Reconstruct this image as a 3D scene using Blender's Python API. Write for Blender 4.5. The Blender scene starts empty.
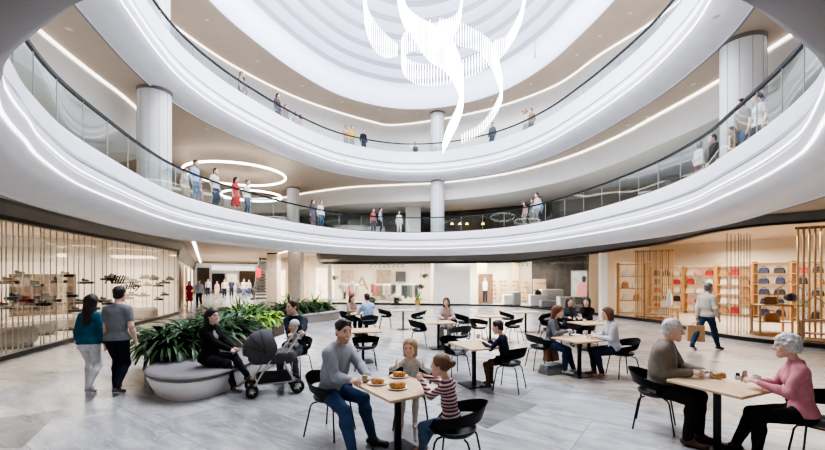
import bpy, bmesh, math, random
import numpy as np
from mathutils import Vector, Matrix
random.seed(7); np.random.seed(7)
SC = bpy.context.scene
COL = SC.collection
PI = math.pi
# ---------------------------------------------------------------- camera
FPX, HOR, CX, CAMZ = 400.0, 277.0, 412.5, 2.0
def at(px, py, z):
    """pixel of the photograph -> world point at height z"""
    k = (HOR - py) / (z - CAMZ)
    return Vector(((px - CX) / k, FPX / k, z))
def atd(px, Y, z=0.0):
    return Vector(((px - CX) / FPX * Y, Y, z))
cd = bpy.data.cameras.new('camera'); cam = bpy.data.objects.new('camera', cd); COL.objects.link(cam)
cam.location = (0, 0, CAMZ); cam.rotation_euler = (PI/2, 0, 0)
cd.sensor_fit = 'HORIZONTAL'; cd.sensor_width = 36; cd.lens = 36 * FPX / 825.0
cd.shift_y = (HOR - 225.0) / 825.0; cd.clip_start = 0.05; cd.clip_end = 300
SC.camera = cam
# ---------------------------------------------------------------- materials
MC = {}
def M(name, col=(.8,.8,.8), rough=.5, metal=0, emit=0, noise=0, nscale=30, bump=0, spec=.5, coat=0, ecol=None):
    if name in MC: return MC[name]
    m = bpy.data.materials.new(name); m.use_nodes = True
    nt = m.node_tree; b = nt.nodes['Principled BSDF']
    b.inputs['Base Color'].default_value = (*col, 1); b.inputs['Roughness'].default_value = rough
    b.inputs['Metallic'].default_value = metal
    b.inputs['Specular IOR Level'].default_value = spec
    if coat: b.inputs['Coat Weight'].default_value = coat
    if emit:
        b.inputs['Emission Color'].default_value = (*(ecol or col), 1); b.inputs['Emission Strength'].default_value = emit
    if noise or bump:
        tc = nt.nodes.new('ShaderNodeTexCoord'); n = nt.nodes.new('ShaderNodeTexNoise')
        n.inputs['Scale'].default_value = nscale; n.inputs['Detail'].default_value = 4
        nt.links.new(tc.outputs['Object'], n.inputs['Vector'])
        if noise:
            r = nt.nodes.new('ShaderNodeValToRGB')
            r.color_ramp.elements[0].position = .3; r.color_ramp.elements[1].position = .7
            r.color_ramp.elements[0].color = (*[max(0, c*(1-noise)) for c in col], 1)
            r.color_ramp.elements[1].color = (*[min(1, c*(1+noise)) for c in col], 1)
            nt.links.new(n.outputs['Fac'], r.inputs['Fac']); nt.links.new(r.outputs['Color'], b.inputs['Base Color'])
        if bump:
            bp = nt.nodes.new('ShaderNodeBump'); bp.inputs['Strength'].default_value = bump; bp.inputs['Distance'].default_value = .01
            nt.links.new(n.outputs['Fac'], bp.inputs['Height']); nt.links.new(bp.outputs['Normal'], b.inputs['Normal'])
    MC[name] = m; return m
def glass_mat(name, tint=(.93,.97,.96), refl=.07):
    if name in MC: return MC[name]
    m = bpy.data.materials.new(name); m.use_nodes = True; nt = m.node_tree; nt.nodes.clear()
    o = nt.nodes.new('ShaderNodeOutputMaterial'); mx = nt.nodes.new('ShaderNodeMixShader')
    t = nt.nodes.new('ShaderNodeBsdfTransparent'); g = nt.nodes.new('ShaderNodeBsdfGlossy'); lw = nt.nodes.new('ShaderNodeLayerWeight')
    t.inputs['Color'].default_value = (*tint, 1); g.inputs['Roughness'].default_value = .03
    lw.inputs['Blend'].default_value = .18
    mp = nt.nodes.new('ShaderNodeMath'); mp.operation = 'MULTIPLY_ADD'; mp.inputs[1].default_value = .18; mp.inputs[2].default_value = refl
    nt.links.new(lw.outputs['Fresnel'], mp.inputs[0]); nt.links.new(mp.outputs[0], mx.inputs[0])
    nt.links.new(t.outputs[0], mx.inputs[1]); nt.links.new(g.outputs[0], mx.inputs[2]); nt.links.new(mx.outputs[0], o.inputs[0])
    MC[name] = m; return m
def wood_mat(name, c1, c2, rough=.45, scale=3.0, axis=0):
    if name in MC: return MC[name]
    m = bpy.data.materials.new(name); m.use_nodes = True; nt = m.node_tree; b = nt.nodes['Principled BSDF']
    tc = nt.nodes.new('ShaderNodeTexCoord'); mp = nt.nodes.new('ShaderNodeMapping'); n = nt.nodes.new('ShaderNodeTexNoise'); r = nt.nodes.new('ShaderNodeValToRGB')
    s = [scale*6]*3; s[axis] = scale*.6; mp.inputs['Scale'].default_value = s
    n.inputs['Scale'].default_value = 1.6; n.inputs['Detail'].default_value = 6; n.inputs['Distortion'].default_value = .6
    r.color_ramp.elements[0].color = (*c1, 1); r.color_ramp.elements[1].color = (*c2, 1)
    r.color_ramp.elements[0].position = .35; r.color_ramp.elements[1].position = .68
    nt.links.new(tc.outputs['Object'], mp.inputs[0]); nt.links.new(mp.outputs[0], n.inputs['Vector']); nt.links.new(n.outputs['Fac'], r.inputs[0])
    nt.links.new(r.outputs[0], b.inputs['Base Color']); b.inputs['Roughness'].default_value = rough
    MC[name] = m; return m
def marble_mat(name, base, dark, tile=1.6, rot=.5, rough=.2):
    if name in MC: return MC[name]
    m = bpy.data.materials.new(name); m.use_nodes = True; nt = m.node_tree; b = nt.nodes['Principled BSDF']; L = nt.links.new
    def N(t): return nt.nodes.new(t)
    tc = N('ShaderNodeTexCoord'); mp = N('ShaderNodeMapping'); mp.inputs['Rotation'].default_value = (0,0,rot)
    L(tc.outputs['Object'], mp.inputs[0])
    br = N('ShaderNodeTexBrick'); br.offset = .5; br.inputs['Scale'].default_value = 1.0/tile
    br.inputs['Color1'].default_value = (.08,.08,.08,1); br.inputs['Color2'].default_value = (1,1,1,1); br.inputs['Mortar'].default_value = (.5,.5,.5,1)
    br.inputs['Mortar Size'].default_value = .002; br.inputs['Brick Width'].default_value = 1.0; br.inputs['Row Height'].default_value = .5; br.inputs['Bias'].default_value = 0
    L(mp.outputs[0], br.inputs['Vector'])
    # streaky veins, shifted per tile
    add = N('ShaderNodeVectorMath'); add.operation = 'ADD'
    sc = N('ShaderNodeVectorMath'); sc.operation = 'SCALE'; sc.inputs['Scale'].default_value = 7.0
    L(br.outputs['Color'], sc.inputs[0]); L(mp.outputs[0], add.inputs[0]); L(sc.outputs[0], add.inputs[1])
    m2 = N('ShaderNodeMapping'); m2.inputs['Scale'].default_value = (.55, 1.9, 1); m2.inputs['Rotation'].default_value = (0,0,.35); L(add.outputs[0], m2.inputs[0])
    n1 = N('ShaderNodeTexNoise'); n1.inputs['Scale'].default_value = 1.3; n1.inputs['Detail'].default_value = 9; n1.inputs['Roughness'].default_value = .62; n1.inputs['Distortion'].default_value = 1.1
    L(m2.outputs[0], n1.inputs['Vector'])
    r1 = N('ShaderNodeValToRGB'); e = r1.color_ramp.elements
    e[0].position = .34; e[0].color = (*dark, 1); e[1].position = .62; e[1].color = (*base, 1)
    L(n1.outputs['Fac'], r1.inputs[0])
    n2 = N('ShaderNodeTexNoise'); n2.inputs['Scale'].default_value = .9; n2.inputs['Detail'].default_value = 5; n2.inputs['Distortion'].default_value = 2.2
    L(m2.outputs[0], n2.inputs['Vector'])
    r2 = N('ShaderNodeValToRGB'); e = r2.color_ramp.elements
    e[0].position = .485; e[0].color = (0,0,0,1); e[1].position = .5; e[1].color = (1,1,1,1); e.new(.515).color = (0,0,0,1)
    L(n2.outputs['Fac'], r2.inputs[0])
    mx = N('ShaderNodeMix'); mx.data_type = 'RGBA'; mx.inputs['B'].default_value = (*[min(1, c*1.25) for c in base], 1)
    ms = N('ShaderNodeMath'); ms.operation = 'MULTIPLY'; ms.inputs[1].default_value = .5
    L(r2.outputs[0], ms.inputs[0]); L(ms.outputs[0], mx.inputs['Factor']); L(r1.outputs[0], mx.inputs['A'])
    # tone per tile
    tn = N('ShaderNodeMapRange'); tn.inputs['To Min'].default_value = .8; tn.inputs['To Max'].default_value = 1.06
    L(br.outputs['Color'], tn.inputs['Value'])
    mu = N('ShaderNodeMix'); mu.data_type = 'RGBA'; mu.blend_type = 'MULTIPLY'; mu.inputs['Factor'].default_value = 1
    L(mx.outputs['Result'], mu.inputs['A']); L(tn.outputs[0], mu.inputs['B'])
    # joints
    mj = N('ShaderNodeMix'); mj.data_type = 'RGBA'; mj.inputs['B'].default_value = (*[c*.85 for c in dark], 1)
    L(br.outputs['Fac'], mj.inputs['Factor']); L(mu.outputs['Result'], mj.inputs['A'])
    L(mj.outputs['Result'], b.inputs['Base Color'])
    rr = N('ShaderNodeMapRange'); rr.inputs['To Min'].default_value = rough*1.6; rr.inputs['To Max'].default_value = rough
    L(n1.outputs['Fac'], rr.inputs['Value']); L(rr.outputs[0], b.inputs['Roughness'])
    MC[name] = m; return m
def stripe_mat(name, c1, c2, period, frac=.5, axis=2, rough=.85):
    if name in MC: return MC[name]
    m = bpy.data.materials.new(name); m.use_nodes = True; nt = m.node_tree; b = nt.nodes['Principled BSDF']; L = nt.links.new
    tc = nt.nodes.new('ShaderNodeTexCoord'); sx = nt.nodes.new('ShaderNodeSeparateXYZ'); L(tc.outputs['Object'], sx.inputs[0])
    d = nt.nodes.new('ShaderNodeMath'); d.operation = 'DIVIDE'; d.inputs[1].default_value = period; L(sx.outputs[axis], d.inputs[0])
    f = nt.nodes.new('ShaderNodeMath'); f.operation = 'FRACT'; L(d.outputs[0], f.inputs[0])
    g = nt.nodes.new('ShaderNodeMath'); g.operation = 'GREATER_THAN'; g.inputs[1].default_value = frac; L(f.outputs[0], g.inputs[0])
    mx = nt.nodes.new('ShaderNodeMix'); mx.data_type = 'RGBA'; mx.inputs['A'].default_value = (*c1,1); mx.inputs['B'].default_value = (*c2,1)
    L(g.outputs[0], mx.inputs['Factor']); L(mx.outputs['Result'], b.inputs['Base Color']); b.inputs['Roughness'].default_value = rough
    MC[name] = m; return m
# ---------------------------------------------------------------- object helpers
def tag(o, label=None, cat=None, group=None, kind=None):
    if label: o['label'] = label
    if cat: o['category'] = cat
    if group: o['group'] = group
    if kind: o['kind'] = kind
    return o
def thing(name, label, cat, loc=(0,0,0), rz=0, group=None):
    o = bpy.data.objects.new(name, None); COL.objects.link(o); o.empty_display_size = .1
    o.location = loc; o.rotation_euler = (0,0,rz)
    return tag(o, label, cat, group)
def link(name, me, mats, parent=None, smooth=False, label=None):
    if not isinstance(mats, (list, tuple)): mats = [mats]
    for m in mats: me.materials.append(m)
    if smooth:
        me.polygons.foreach_set('use_smooth', [True]*len(me.polygons))
    o = bpy.data.objects.new(name, me); COL.objects.link(o)
    if parent: o.parent = parent
    if label: o['label'] = label
    return o
class G:
    """collects shapes into one mesh"""
    def __init__(s): s.v = []; s.f = []; s.m = []
    def add(s, vs, fs, mi=0):
        b = len(s.v); s.v += [tuple(p) for p in vs]; s.f += [tuple(b+i for i in f) for f in fs]; s.m += [mi]*len(fs); return s
    def box(s, c, d, rz=0, mi=0, M4=None):
        x,y,z = [q/2 for q in d]
        vs = [Vector((i*x,j*y,k*z)) for i in (-1,1) for j in (-1,1) for k in (-1,1)]
        R = Matrix.Rotation(rz,3,'Z') if M4 is None else M4
        vs = [R@v + Vector(c) for v in vs]
        return s.add(vs, [(0,1,3,2),(4,6,7,5),(0,4,5,1),(2,3,7,6),(0,2,6,4),(1,5,7,3)], mi)
    def rbox(s, c, d, r=.02, rz=0, n=3, mi=0):
        """box with rounded vertical edges and softened top/bottom rim"""
        x,y,z = [q/2 for q in d]; r = min(r, x*.98, y*.98); ring = []
        for cx,cy,a0 in ((x-r,y-r,0),(-x+r,y-r,PI/2),(-x+r,-y+r,PI),(x-r,-y+r,1.5*PI)):
            for i in range(n+1):
                a = a0+PI/2*i/n; ring.append((cx+r*math.cos(a), cy+r*math.sin(a)))
        e = min(r*.5, z*.4); prof = [(-z,1),(-z+e,0),(z-e,0),(z,1)]
        vs = []; N = len(ring); R = Matrix.Rotation(rz,3,'Z')
        for zz,ins in prof:
            for (a,b) in ring:
                q = Vector((a*(1-ins*e/x), b*(1-ins*e/y), zz)); vs.append(R@q+Vector(c))
        fs = [tuple(reversed(range(N))), tuple(range(3*N,4*N))]
        for j in range(3):
            for i in range(N): fs.append((j*N+i, j*N+(i+1)%N, (j+1)*N+(i+1)%N, (j+1)*N+i))
        return s.add(vs, fs, mi)
    def tube(s, pts, r, n=8, mi=0, closed=False, caps=True):
        P = [Vector(p) for p in pts]; rs = r if isinstance(r,(list,tuple)) else [r]*len(P); K = len(P); vs = []; up = None
        for i in range(K):
            if closed: d = P[(i+1)%K]-P[i-1]
            else: d = P[min(i+1,K-1)]-P[max(i-1,0)]
            d.normalize()
            if up is None: up = d.orthogonal().normalized()
            up = (up - d*up.dot(d)); 
            if up.length < 1e-6: up = d.orthogonal()
            up.normalize(); w = d.cross(up)
            for j in range(n):
                a = 2*PI*j/n; vs.append(P[i]+(up*math.cos(a)+w*math.sin(a))*rs[i])
        fs = []
        for i in range(K if closed else K-1):
            i2 = (i+1)%K
            for j in range(n): fs.append((i*n+j, i*n+(j+1)%n, i2*n+(j+1)%n, i2*n+j))
        if caps and not closed: fs += [tuple(reversed(range(n))), tuple(range((K-1)*n, K*n))]
        return s.add(vs, fs, mi)
    def lathe(s, prof, c=(0,0,0), n=20, mi=0, sx=1, sy=1):
        vs = []; K = len(prof)
        for r,z in prof:
            for j in range(n):
                a = 2*PI*j/n; vs.append((c[0]+r*sx*math.cos(a), c[1]+r*sy*math.sin(a), c[2]+z))
        fs = []
        for i in range(K-1):
            for j in range(n): fs.append((i*n+j, i*n+(j+1)%n, (i+1)*n+(j+1)%n, (i+1)*n+j))
        if prof[0][0] > 1e-4: fs.append(tuple(reversed(range(n))))
        if prof[-1][0] > 1e-4: fs.append(tuple(range((K-1)*n, K*n)))
        return s.add(vs, fs, mi)
    def prism(s, poly, z0, z1, mi=0, inset=0):
        N = len(poly); vs = [(x,y,z0) for x,y in poly]+[(x,y,z1) for x,y in poly]
        fs = [tuple(reversed(range(N))), tuple(range(N,2*N))]+[(i,(i+1)%N,N+(i+1)%N,N+i) for i in range(N)]
        return s.add(vs, fs, mi)
    def build(s, name, mats, parent=None, smooth=False, label=None):
        me = bpy.data.meshes.new(name); me.from_pydata(s.v, [], s.f)
        me.polygons.foreach_set('material_index', s.m)
        bm = bmesh.new(); bm.from_mesh(me); bmesh.ops.recalc_face_normals(bm, faces=bm.faces); bm.to_mesh(me); bm.free()
        o = link(name, me, mats, parent, False, label)
        if smooth:
            me.polygons.foreach_set('use_smooth', [True]*len(me.polygons))
            try: me.set_sharp_from_angle(angle=math.radians(40))
            except Exception: pass
        return o
def struct(name, g, mats, parent=None, smooth=False, label=None):
    o = g.build(name, mats, parent, smooth) if isinstance(g, G) else g
    if parent is None: o['kind'] = 'structure'
    if label: o['label'] = label
    return o
def copy_tree(o, parent=None):
    c = o.copy(); COL.objects.link(c)
    if parent: c.parent = parent
    for ch in KIDS(o): copy_tree(ch, c)
    return c
def KIDS(o): return [x for x in list(COL.objects) if x.parent == o]
def dup(o, loc, rz=0, label=None, group=None, scale=None):
    c = copy_tree(o); c.location = loc; c.rotation_euler = (0,0,rz)
    if label: c['label'] = label
    if group: c['group'] = group
    if scale: c.scale = (scale,)*3 if not isinstance(scale,(tuple,list)) else scale
    return c
# ---------------------------------------------------------------- plan curves
def crom(P, n, closed=True):
    P = np.array(P, float); K = len(P); out = []
    segs = K if closed else K-1
    for i in range(segs):
        if closed: p0,p1,p2,p3 = P[i-1],P[i],P[(i+1)%K],P[(i+2)%K]
        else: p0,p1,p2,p3 = P[max(i-1,0)],P[i],P[i+1],P[min(i+2,K-1)]
        for t in np.arange(n)/n:
            out.append(.5*((2*p1)+(-p0+p2)*t+(2*p0-5*p1+4*p2-p3)*t*t+(-p0+3*p1-3*p2+p3)*t**3))
    if not closed: out.append(P[-1])
    return np.array(out)
def normals(C, closed=True):
    if closed: T = np.roll(C,-1,0)-np.roll(C,1,0)
    else: T = np.gradient(C, axis=0)
    T = T[:, :2]/np.linalg.norm(T[:, :2],axis=1)[:,None]
    return np.stack([T[:,1],-T[:,0]],1)
def sweep(g, C, prof, closed=True, mis=None, Nn=None):
    """C: plan curve, prof: (u out along the normal, z)"""
    Nn = normals(C, closed) if Nn is None else Nn; K = len(prof); n = len(C); vs = []
    for i in range(n):
        for (u,z) in prof: vs.append((C[i,0]+Nn[i,0]*u, C[i,1]+Nn[i,1]*u, z))
    for i in range(n if closed else n-1):
        j = (i+1)%n
        for k in range(K-1):
            g.add([], [], 0); g.f.append(tuple(len(g.v)+q for q in (i*K+k, j*K+k, j*K+k+1, i*K+k+1))); g.m.append(mis[k] if mis else 0)
    g.v += vs; return g
# ================================================================ SETTING
W_FASC = M('white_fascia', (.76,.775,.84), .35, noise=.03, nscale=2)
W_DOME = M('dome_white_glow', (.74,.785,.94), .5, emit=.40)  # dome shell glows by itself to look brighter, weaker in the grooves
W_DOME2 = M('dome_groove_glow', (.52,.54,.64), .5, emit=.12)
W_WALL = M('white_wall', (.82,.80,.77), .6, noise=.02, nscale=3)
TAN = M('tan_ceiling', (.56,.46,.375), .6, noise=.03, nscale=2)
TAN2 = M('beige_ceiling', (.56,.46,.37), .6, noise=.03, nscale=2)
HEAD = M('grey_header', (.15,.137,.125), .45, noise=.05, nscale=3)
BLACK = M('black_trim', (.012,.012,.013), .4)
LED = M('led_white', (1,.98,.95), .5, emit=1.7)
LEDS = M('led_soft', (1,.96,.9), .5, emit=3.2)
SHADEF_ = M('shaded_fascia', (.27,.265,.275), .5, noise=.05, nscale=2)  # shade of the unlit near end, put into a darker fascia colour
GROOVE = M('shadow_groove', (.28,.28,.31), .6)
GLASS = glass_mat('railing_glass', (.86,.94,.92), .05)
SHOPGLASS = glass_mat('shop_glass', (.97,.97,.95), .02)
RAIL = M('dark_rail', (.03,.035,.04), .35, metal=.6)
BASECH = M('base_channel', (.16,.07,.05), .4)
PLAN = [(0,1.92),(-1.8,2.24),(-3.2,2.95),(-4.1,3.58),(-4.78,4.22),(-5.25,4.82),(-5.65,5.43),(-6.25,6.32),(-7.15,8.11),(-7.8,10.3),(-8.35,12.6),(-8.6,14.6),(-8.4,16.8),(-7.75,19.2),(-6.45,22.4),(-4.6,25.2),(-2,26.9),(.5,27.3),(3.2,26.5),(5.6,24.6),(7.2,21.8),(8.0,18.8),(8.4,16.3),(8.55,14),(8.3,11.5),(7.75,9.7),(7.05,7.7),(6.4,6.3),(5.95,5.6),(5.4,4.9),(4.85,4.25),(4.15,3.6),(3.2,2.95),(1.8,2.24)]
RING = crom(PLAN, 8)
RN = normals(RING)
F2, F3 = 5.0, 10.2
# floor
fl = G(); fl.add([(-45,-6,0),(45,-6,0),(45,75,0),(-45,75,0)], [(0,1,2,3)])
MARBLE = marble_mat('light_marble', (.47,.475,.485), (.24,.24,.25), 2.4, .62, .15)
MARBLE_G = marble_mat('grey_marble', (.27,.268,.265), (.12,.12,.12), 1.5, .62, .2)
MARBLE_B = marble_mat('beige_marble', (.45,.405,.35), (.25,.215,.185), 1.7, .2, .2)
struct('floor', fl, MARBLE)
def patch(name, pts, mat, z):
    g = G(); g.add([(*at(px,py,0).xy, z) for px,py in pts], [tuple(range(len(pts)))]); return struct(name, g, mat)
patch('floor_inlay_1', [(0,418),(62,410),(22,448),(-60,448)], MARBLE_G, .003)
patch('floor_inlay_2', [(436,405),(470,386),(538,405),(487,429)], MARBLE_G, .003)
patch('floor_inlay_3', [(505,352),(520,330),(600,322),(700,342),(825,356),(900,368),(900,440),(740,425),(640,407),(524,371)], MARBLE_B, .002)
patch('floor_inlay_4', [(-40,366),(20,358),(70,345),(118,331),(160,318),(176,313),(150,340),(60,376),(-40,398)], MARBLE_B, .002)
patch('floor_inlay_5', [(345,318),(430,320),(520,330),(505,352),(430,345),(330,340)], marble_mat('pale_grey_marble', (.40,.39,.378), (.22,.21,.205), 1.8, .62, .17), .0015)

# levels: fascia, LED lines, soffit, floor, railing
def fascia(z, top=0.0):
    p = [(-.02,z+top+.02),(.10,z+top+.01),(.14,z+top-.03),(.17,z-.12),(.22,z-.46),(.18,z-.50),(.18,z-.56),(.27,z-.60),(.31,z-.74),(.30,z-.86),(.33,z-.90),(.29,z-1.06),(.26,z-1.10),(.24,z-1.16),(.10,z-1.33),(-.18,z-1.45),(-.55,z-1.49),(-.58,z-1.53),(-.64,z-1.53),(-.66,z-1.47)]
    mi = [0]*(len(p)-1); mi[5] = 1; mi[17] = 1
    g = G(); sweep(g, RING, p, True, mi)
    K = len(p)-1
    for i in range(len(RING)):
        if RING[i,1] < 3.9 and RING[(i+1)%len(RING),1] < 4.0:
            for k in range(K): g.m[i*K+k] = 2  # near-end faces get the painted shade
    return g
FARI = [i for i in range(len(RING)) if RING[i,1] > 4.0]
def ledline(z, u, h):
    g = G(); sweep(g, RING[FARI], [(u,z+h),(u+.02,z+h*.6),(u+.02,z-h*.6),(u,z-h)], False, None, RN[FARI]); return g
struct('trim_1', fascia(F2), [W_FASC, GROOVE, SHADEF_], smooth=True)
struct('trim_2', fascia(F3, .3), [W_FASC, GROOVE, SHADEF_], smooth=True)
n_tr = 3
for z in (F2, F3):
    for (u, dz) in ((.305,-.79),(.285,-1.085)):
        struct('trim_%d' % n_tr, ledline(z+dz, u, .011), LED); n_tr += 1
def annulus(z, u0, u1, steps=4, C=None, Nn=None):
    g = G(); us = [u0+(u1-u0)*i/steps for i in range(steps+1)]
    C = RING if C is None else C
    # clean outer loops: push away from the centre of the void as they grow
    sweep(g, C, [(u,z) for u in us]); return g
def plan_out(d):
    """ring curve pushed outwards by d along the radial direction from the void's centre (no self-crossing)"""
    c = np.array([0,14.0]); V = RING-c; L = np.linalg.norm(V,axis=1)[:,None]; return c+V/L*(L+d)
def band(z0, C0, z1, C1):
    g = G(); n = len(C0); g.v = [(*C0[i],z0) for i in range(n)]+[(*C1[i],z1) for i in range(n)]
    for i in range(n): g.f.append((i,(i+1)%n,n+(i+1)%n,n+i)); g.m.append(0)
    return g
struct('floor_gallery', band(F2, RING-RN*.0, F2, plan_out(14)), M('gallery_floor', (.62,.58,.52), .25))
struct('floor_gallery_upper', band(F3, RING-RN*.0, F3, plan_out(9)), M('gallery_floor', (.6,.5,.4), .25))
struct('ceiling_ground', band(F2-1.47, RING-RN*.6, 3.86, plan_out(2.1)), TAN2)
struct('ceiling_ground_outer', band(3.86, plan_out(2.1), 3.90, plan_out(40)), TAN2)
struct('ceiling_gallery', band(F3-1.47, RING-RN*.6, F3-1.47, plan_out(14)), TAN)
struct('ceiling_gallery_upper', band(13.5, RING+RN*.0, 13.5, plan_out(9)), TAN)
# railings: glass, hand rail, base channel
def railing(name, label, z, top, gz0):
    t = thing(name, label, 'railing', (0,14,z))
    O = RING-np.array([0,14.0])
    g = G(); sweep(g, O, [(-.05,gz0),(-.05,top)], True, None, RN); g.build('glass_panel', GLASS, t, True)
    g = G(); sweep(g, O, [(-.09,top-.02),(-.02,top-.02),(-.02,top+.05),(-.09,top+.05),(-.09,top-.02)], True, None, RN); g.build('handrail', RAIL, t)
    g = G(); sweep(g, O, [(-.09,gz0-.02),(-.01,gz0-.02),(-.01,gz0+.05),(-.09,gz0+.05)], True, None, RN); g.build('base_channel', BASECH, t)
    for i in range(0, len(RING), 4):
        p = O[i]-RN[i]*.05; a = math.atan2(*(O[(i+1)%len(RING)]-O[i-1])[::-1]); g = G()
        g.box((p[0],p[1],(gz0+top)/2), (.012,.02,top-gz0), a); g.build('panel_joint', M('joint_grey', (.45,.5,.5), .3), t)
    return t
railing('balcony_railing', 'curved glass balustrade with dark handrail around the first gallery', F2, 1.03, 0.03)
railing('balcony_railing', 'curved glass balustrade with dark handrail around the upper gallery under the dome', F3, .88, .30)
# L4 fascia and stepped dome
CEN = np.array([0,14.0])
def scaled(s): return CEN+(RING-CEN)*s
g = G(); n = len(RING); prof = []
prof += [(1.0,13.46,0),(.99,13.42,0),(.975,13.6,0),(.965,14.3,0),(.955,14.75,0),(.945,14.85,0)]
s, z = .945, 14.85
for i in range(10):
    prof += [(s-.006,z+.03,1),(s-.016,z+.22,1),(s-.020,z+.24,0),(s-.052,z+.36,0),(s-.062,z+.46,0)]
    s -= .062; z += .46
loops = []
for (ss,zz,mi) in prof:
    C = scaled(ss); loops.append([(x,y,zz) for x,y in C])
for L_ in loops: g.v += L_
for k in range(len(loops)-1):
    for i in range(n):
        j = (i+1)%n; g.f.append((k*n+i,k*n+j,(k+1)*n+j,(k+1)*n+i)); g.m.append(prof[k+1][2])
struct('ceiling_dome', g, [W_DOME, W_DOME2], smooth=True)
sg = G(); C = scaled(s); sg.add([(x,y,z+.02) for x,y in C], [tuple(range(n))])
struct('window_1', sg, M('skylight', (.9,.95,1), .5, emit=5))
# walls behind the upper gallery
UW = plan_out(2.7)
UWr = crom([(-3.0,2.0),(-8.0,7),(-10.4,11),(-11.4,15),(-10.9,18.2),(-9.7,21.8),(-7.2,25.8),(-3.3,29.3),(-.9,30.1),(4.7,27.7),(8.4,24.2),(9.7,20.6),(10.9,17.6),(11.3,14),(10.8,10),(8,6.2),(3,2.2)],8)
g = G(); sweep(g, UWr, [(0,F3),(0,13.38),(-.03,13.40)]); struct('wall_upper', g, W_WALL, smooth=True)
g = G(); sweep(g, UWr, [(0,13.42),(.05,13.42),(.06,13.48),(.0,13.49)]); struct('trim_%d'%n_tr, g, LED); n_tr += 1
# bulkheads of the first gallery
bl = crom([(-7.2,5.0),(-9.4,8.2),(-10.1,10.6),(-10.5,12.9),(-10.8,15.1),(-11.4,16.9),(-13,18.6),(-16,19.6),(-20,20)],8,False)
br_ = crom([(-20,33.5),(-14,34.2),(-10.8,33.6),(-8.5,31.9),(-4.6,29.8),(-.9,29),(1.7,28.5),(4.2,27.3),(6.4,25.6),(8.0,23.6),(9.07,21.5),(9.8,19),(10.1,16.9),(10.4,14.5),(10.5,12.05),(10.3,9.5),(9,7.2),(7,5.0)],8,False)
for i,Cb in enumerate((bl, br_)):
    zb = 7.45
    g = G(); sweep(g, Cb, [(-.04,8.74),(0,8.70),(.03,8.55),(.03,zb+.1),(0,zb),(-.12,zb-.04),(-6.0,zb-.04)], False, [0]*6); g.m = [1 if m_==9 else m_ for m_ in g.m]
    o = struct('wall_bulkhead_%s' % ('left','right')[i], g, W_WALL, smooth=True)
    g = G(); sweep(g, Cb, [(.04,8.675),(.07,8.68),(.075,8.71),(.03,8.72)], False); struct('trim_%d'%n_tr, g, LED); n_tr += 1
# back walls of the first gallery (shop fronts behind the galleries)
DG = M('dark_shopfront', (.07,.075,.07), .12, noise=.4, nscale=.8)
TW = M('tan_wall', (.60,.49,.38), .6, noise=.05, nscale=1)
GW = M('gallery_green_wall', (.44,.46,.42), .3, noise=.1, nscale=.5)
def wallcurve(name, P, z0, z1, mat, closed=False):
    g = G(); sweep(g, crom(P,6,closed), [(0,z0),(0,z1)], closed); return struct(name, g, mat, smooth=True)
wallcurve('wall_gallery_left', [(-8,4),(-12.5,9),(-13.5,13),(-13.8,17),(-15.5,19.5),(-19,21)], F2, 7.3, W_WALL)
wallcurve('wall_gallery_tan', [(-19,20),(-20,26),(-17,33),(-12,36.5)], F2, 8.75, TW)
wallcurve('wall_gallery_back', [(-12.2,36.5),(-6,34.5),(0,33.5)], F2, 7.4, M('back_shop_glass', (.13,.145,.14), .12, noise=.35, nscale=.6))
wallcurve('wall_gallery_dark', [(0,33.5),(2,33.2),(5,32),(8.3,30)], F2, 7.4, DG)
wallcurve('wall_gallery_right', [(8.3,30),(12,27),(14.5,22),(15.6,16),(15.2,10),(12,5)], F2, 7.4, M('right_gallery_wall', (.10,.098,.08), .25, noise=.35, nscale=.5))
g = G(); g.box((1.05-1.0,31.0,6.2),(1.15,.5,2.4)); struct('wall_pier', g, W_WALL)

# ---------------------------------------------------------------- columns
COLM = M('column_panel', (.70,.70,.72), .4, noise=.02, nscale=2)
def column(x, y, z0, z1, r, label, depth=None, mat=COLM, group=None):
    t = thing('column', label, 'column', (x,y,z0), 0, group)
    g = G(); g.lathe([(r,0),(r,z1-z0-.12)], n=36, sy=depth or 1); g.build('shaft', mat, t, True)
    g = G(); g.lathe([(r*1.03,z1-z0-.12),(r*1.05,z1-z0-.02),(r*1.05,z1-z0)], n=36, sy=depth or 1); g.build('cap_ring', M('column_cap', (.2,.18,.17), .5), t, True)
    g = G()
    for k in range(6):
        a = -PI/2+(k-2.5)*.55; g.box((r*math.cos(a), r*(depth or 1)*math.sin(a), (z1-z0-.12)/2), (.014,.014,z1-z0-.13), a)
    g.build('panel_seam', M('seam', (.42,.42,.45), .6), t)
    return t
column(-9.35,14.5,F2,8.74,.54,'round white panelled column behind the left end of the gallery balustrade')
column(9.45,11.45,F2,8.74,.53,'round white panelled column behind the right end of the gallery balustrade')
column(1.75,28.05,F2,8.74,.48,'white column at the middle of the first gallery')
column(-9.0,30.2,F2,8.74,.45,'short pale column beside the ring lights on the first gallery')
column(1.75,28.05,F3,13.5,.48,'grey white column at the middle of the upper gallery')
column(-9.4,14.5,F3,13.5,.54,'pale column on the upper gallery at the top left')
STONE = M('beige_stone', (.70,.62,.53), .5, noise=.08, nscale=6)
def pier(x,y,w,label):
    t = thing('column', label, 'column', (x,y,0)); g = G(); g.rbox((0,0,1.89),(w,w,3.78),.04); g.build('shaft', STONE, t)
    g = G(); g.rbox((0,0,3.83),(w*.9,w*.9,.10),.04); g.build('shadow_gap', BLACK, t)
pier(-7.95,27.3,.86,'square beige stone column in front of the lit shop window behind the planter')
pier(-10.9,31.4,.86,'square beige stone column next to the escalator')

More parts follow.
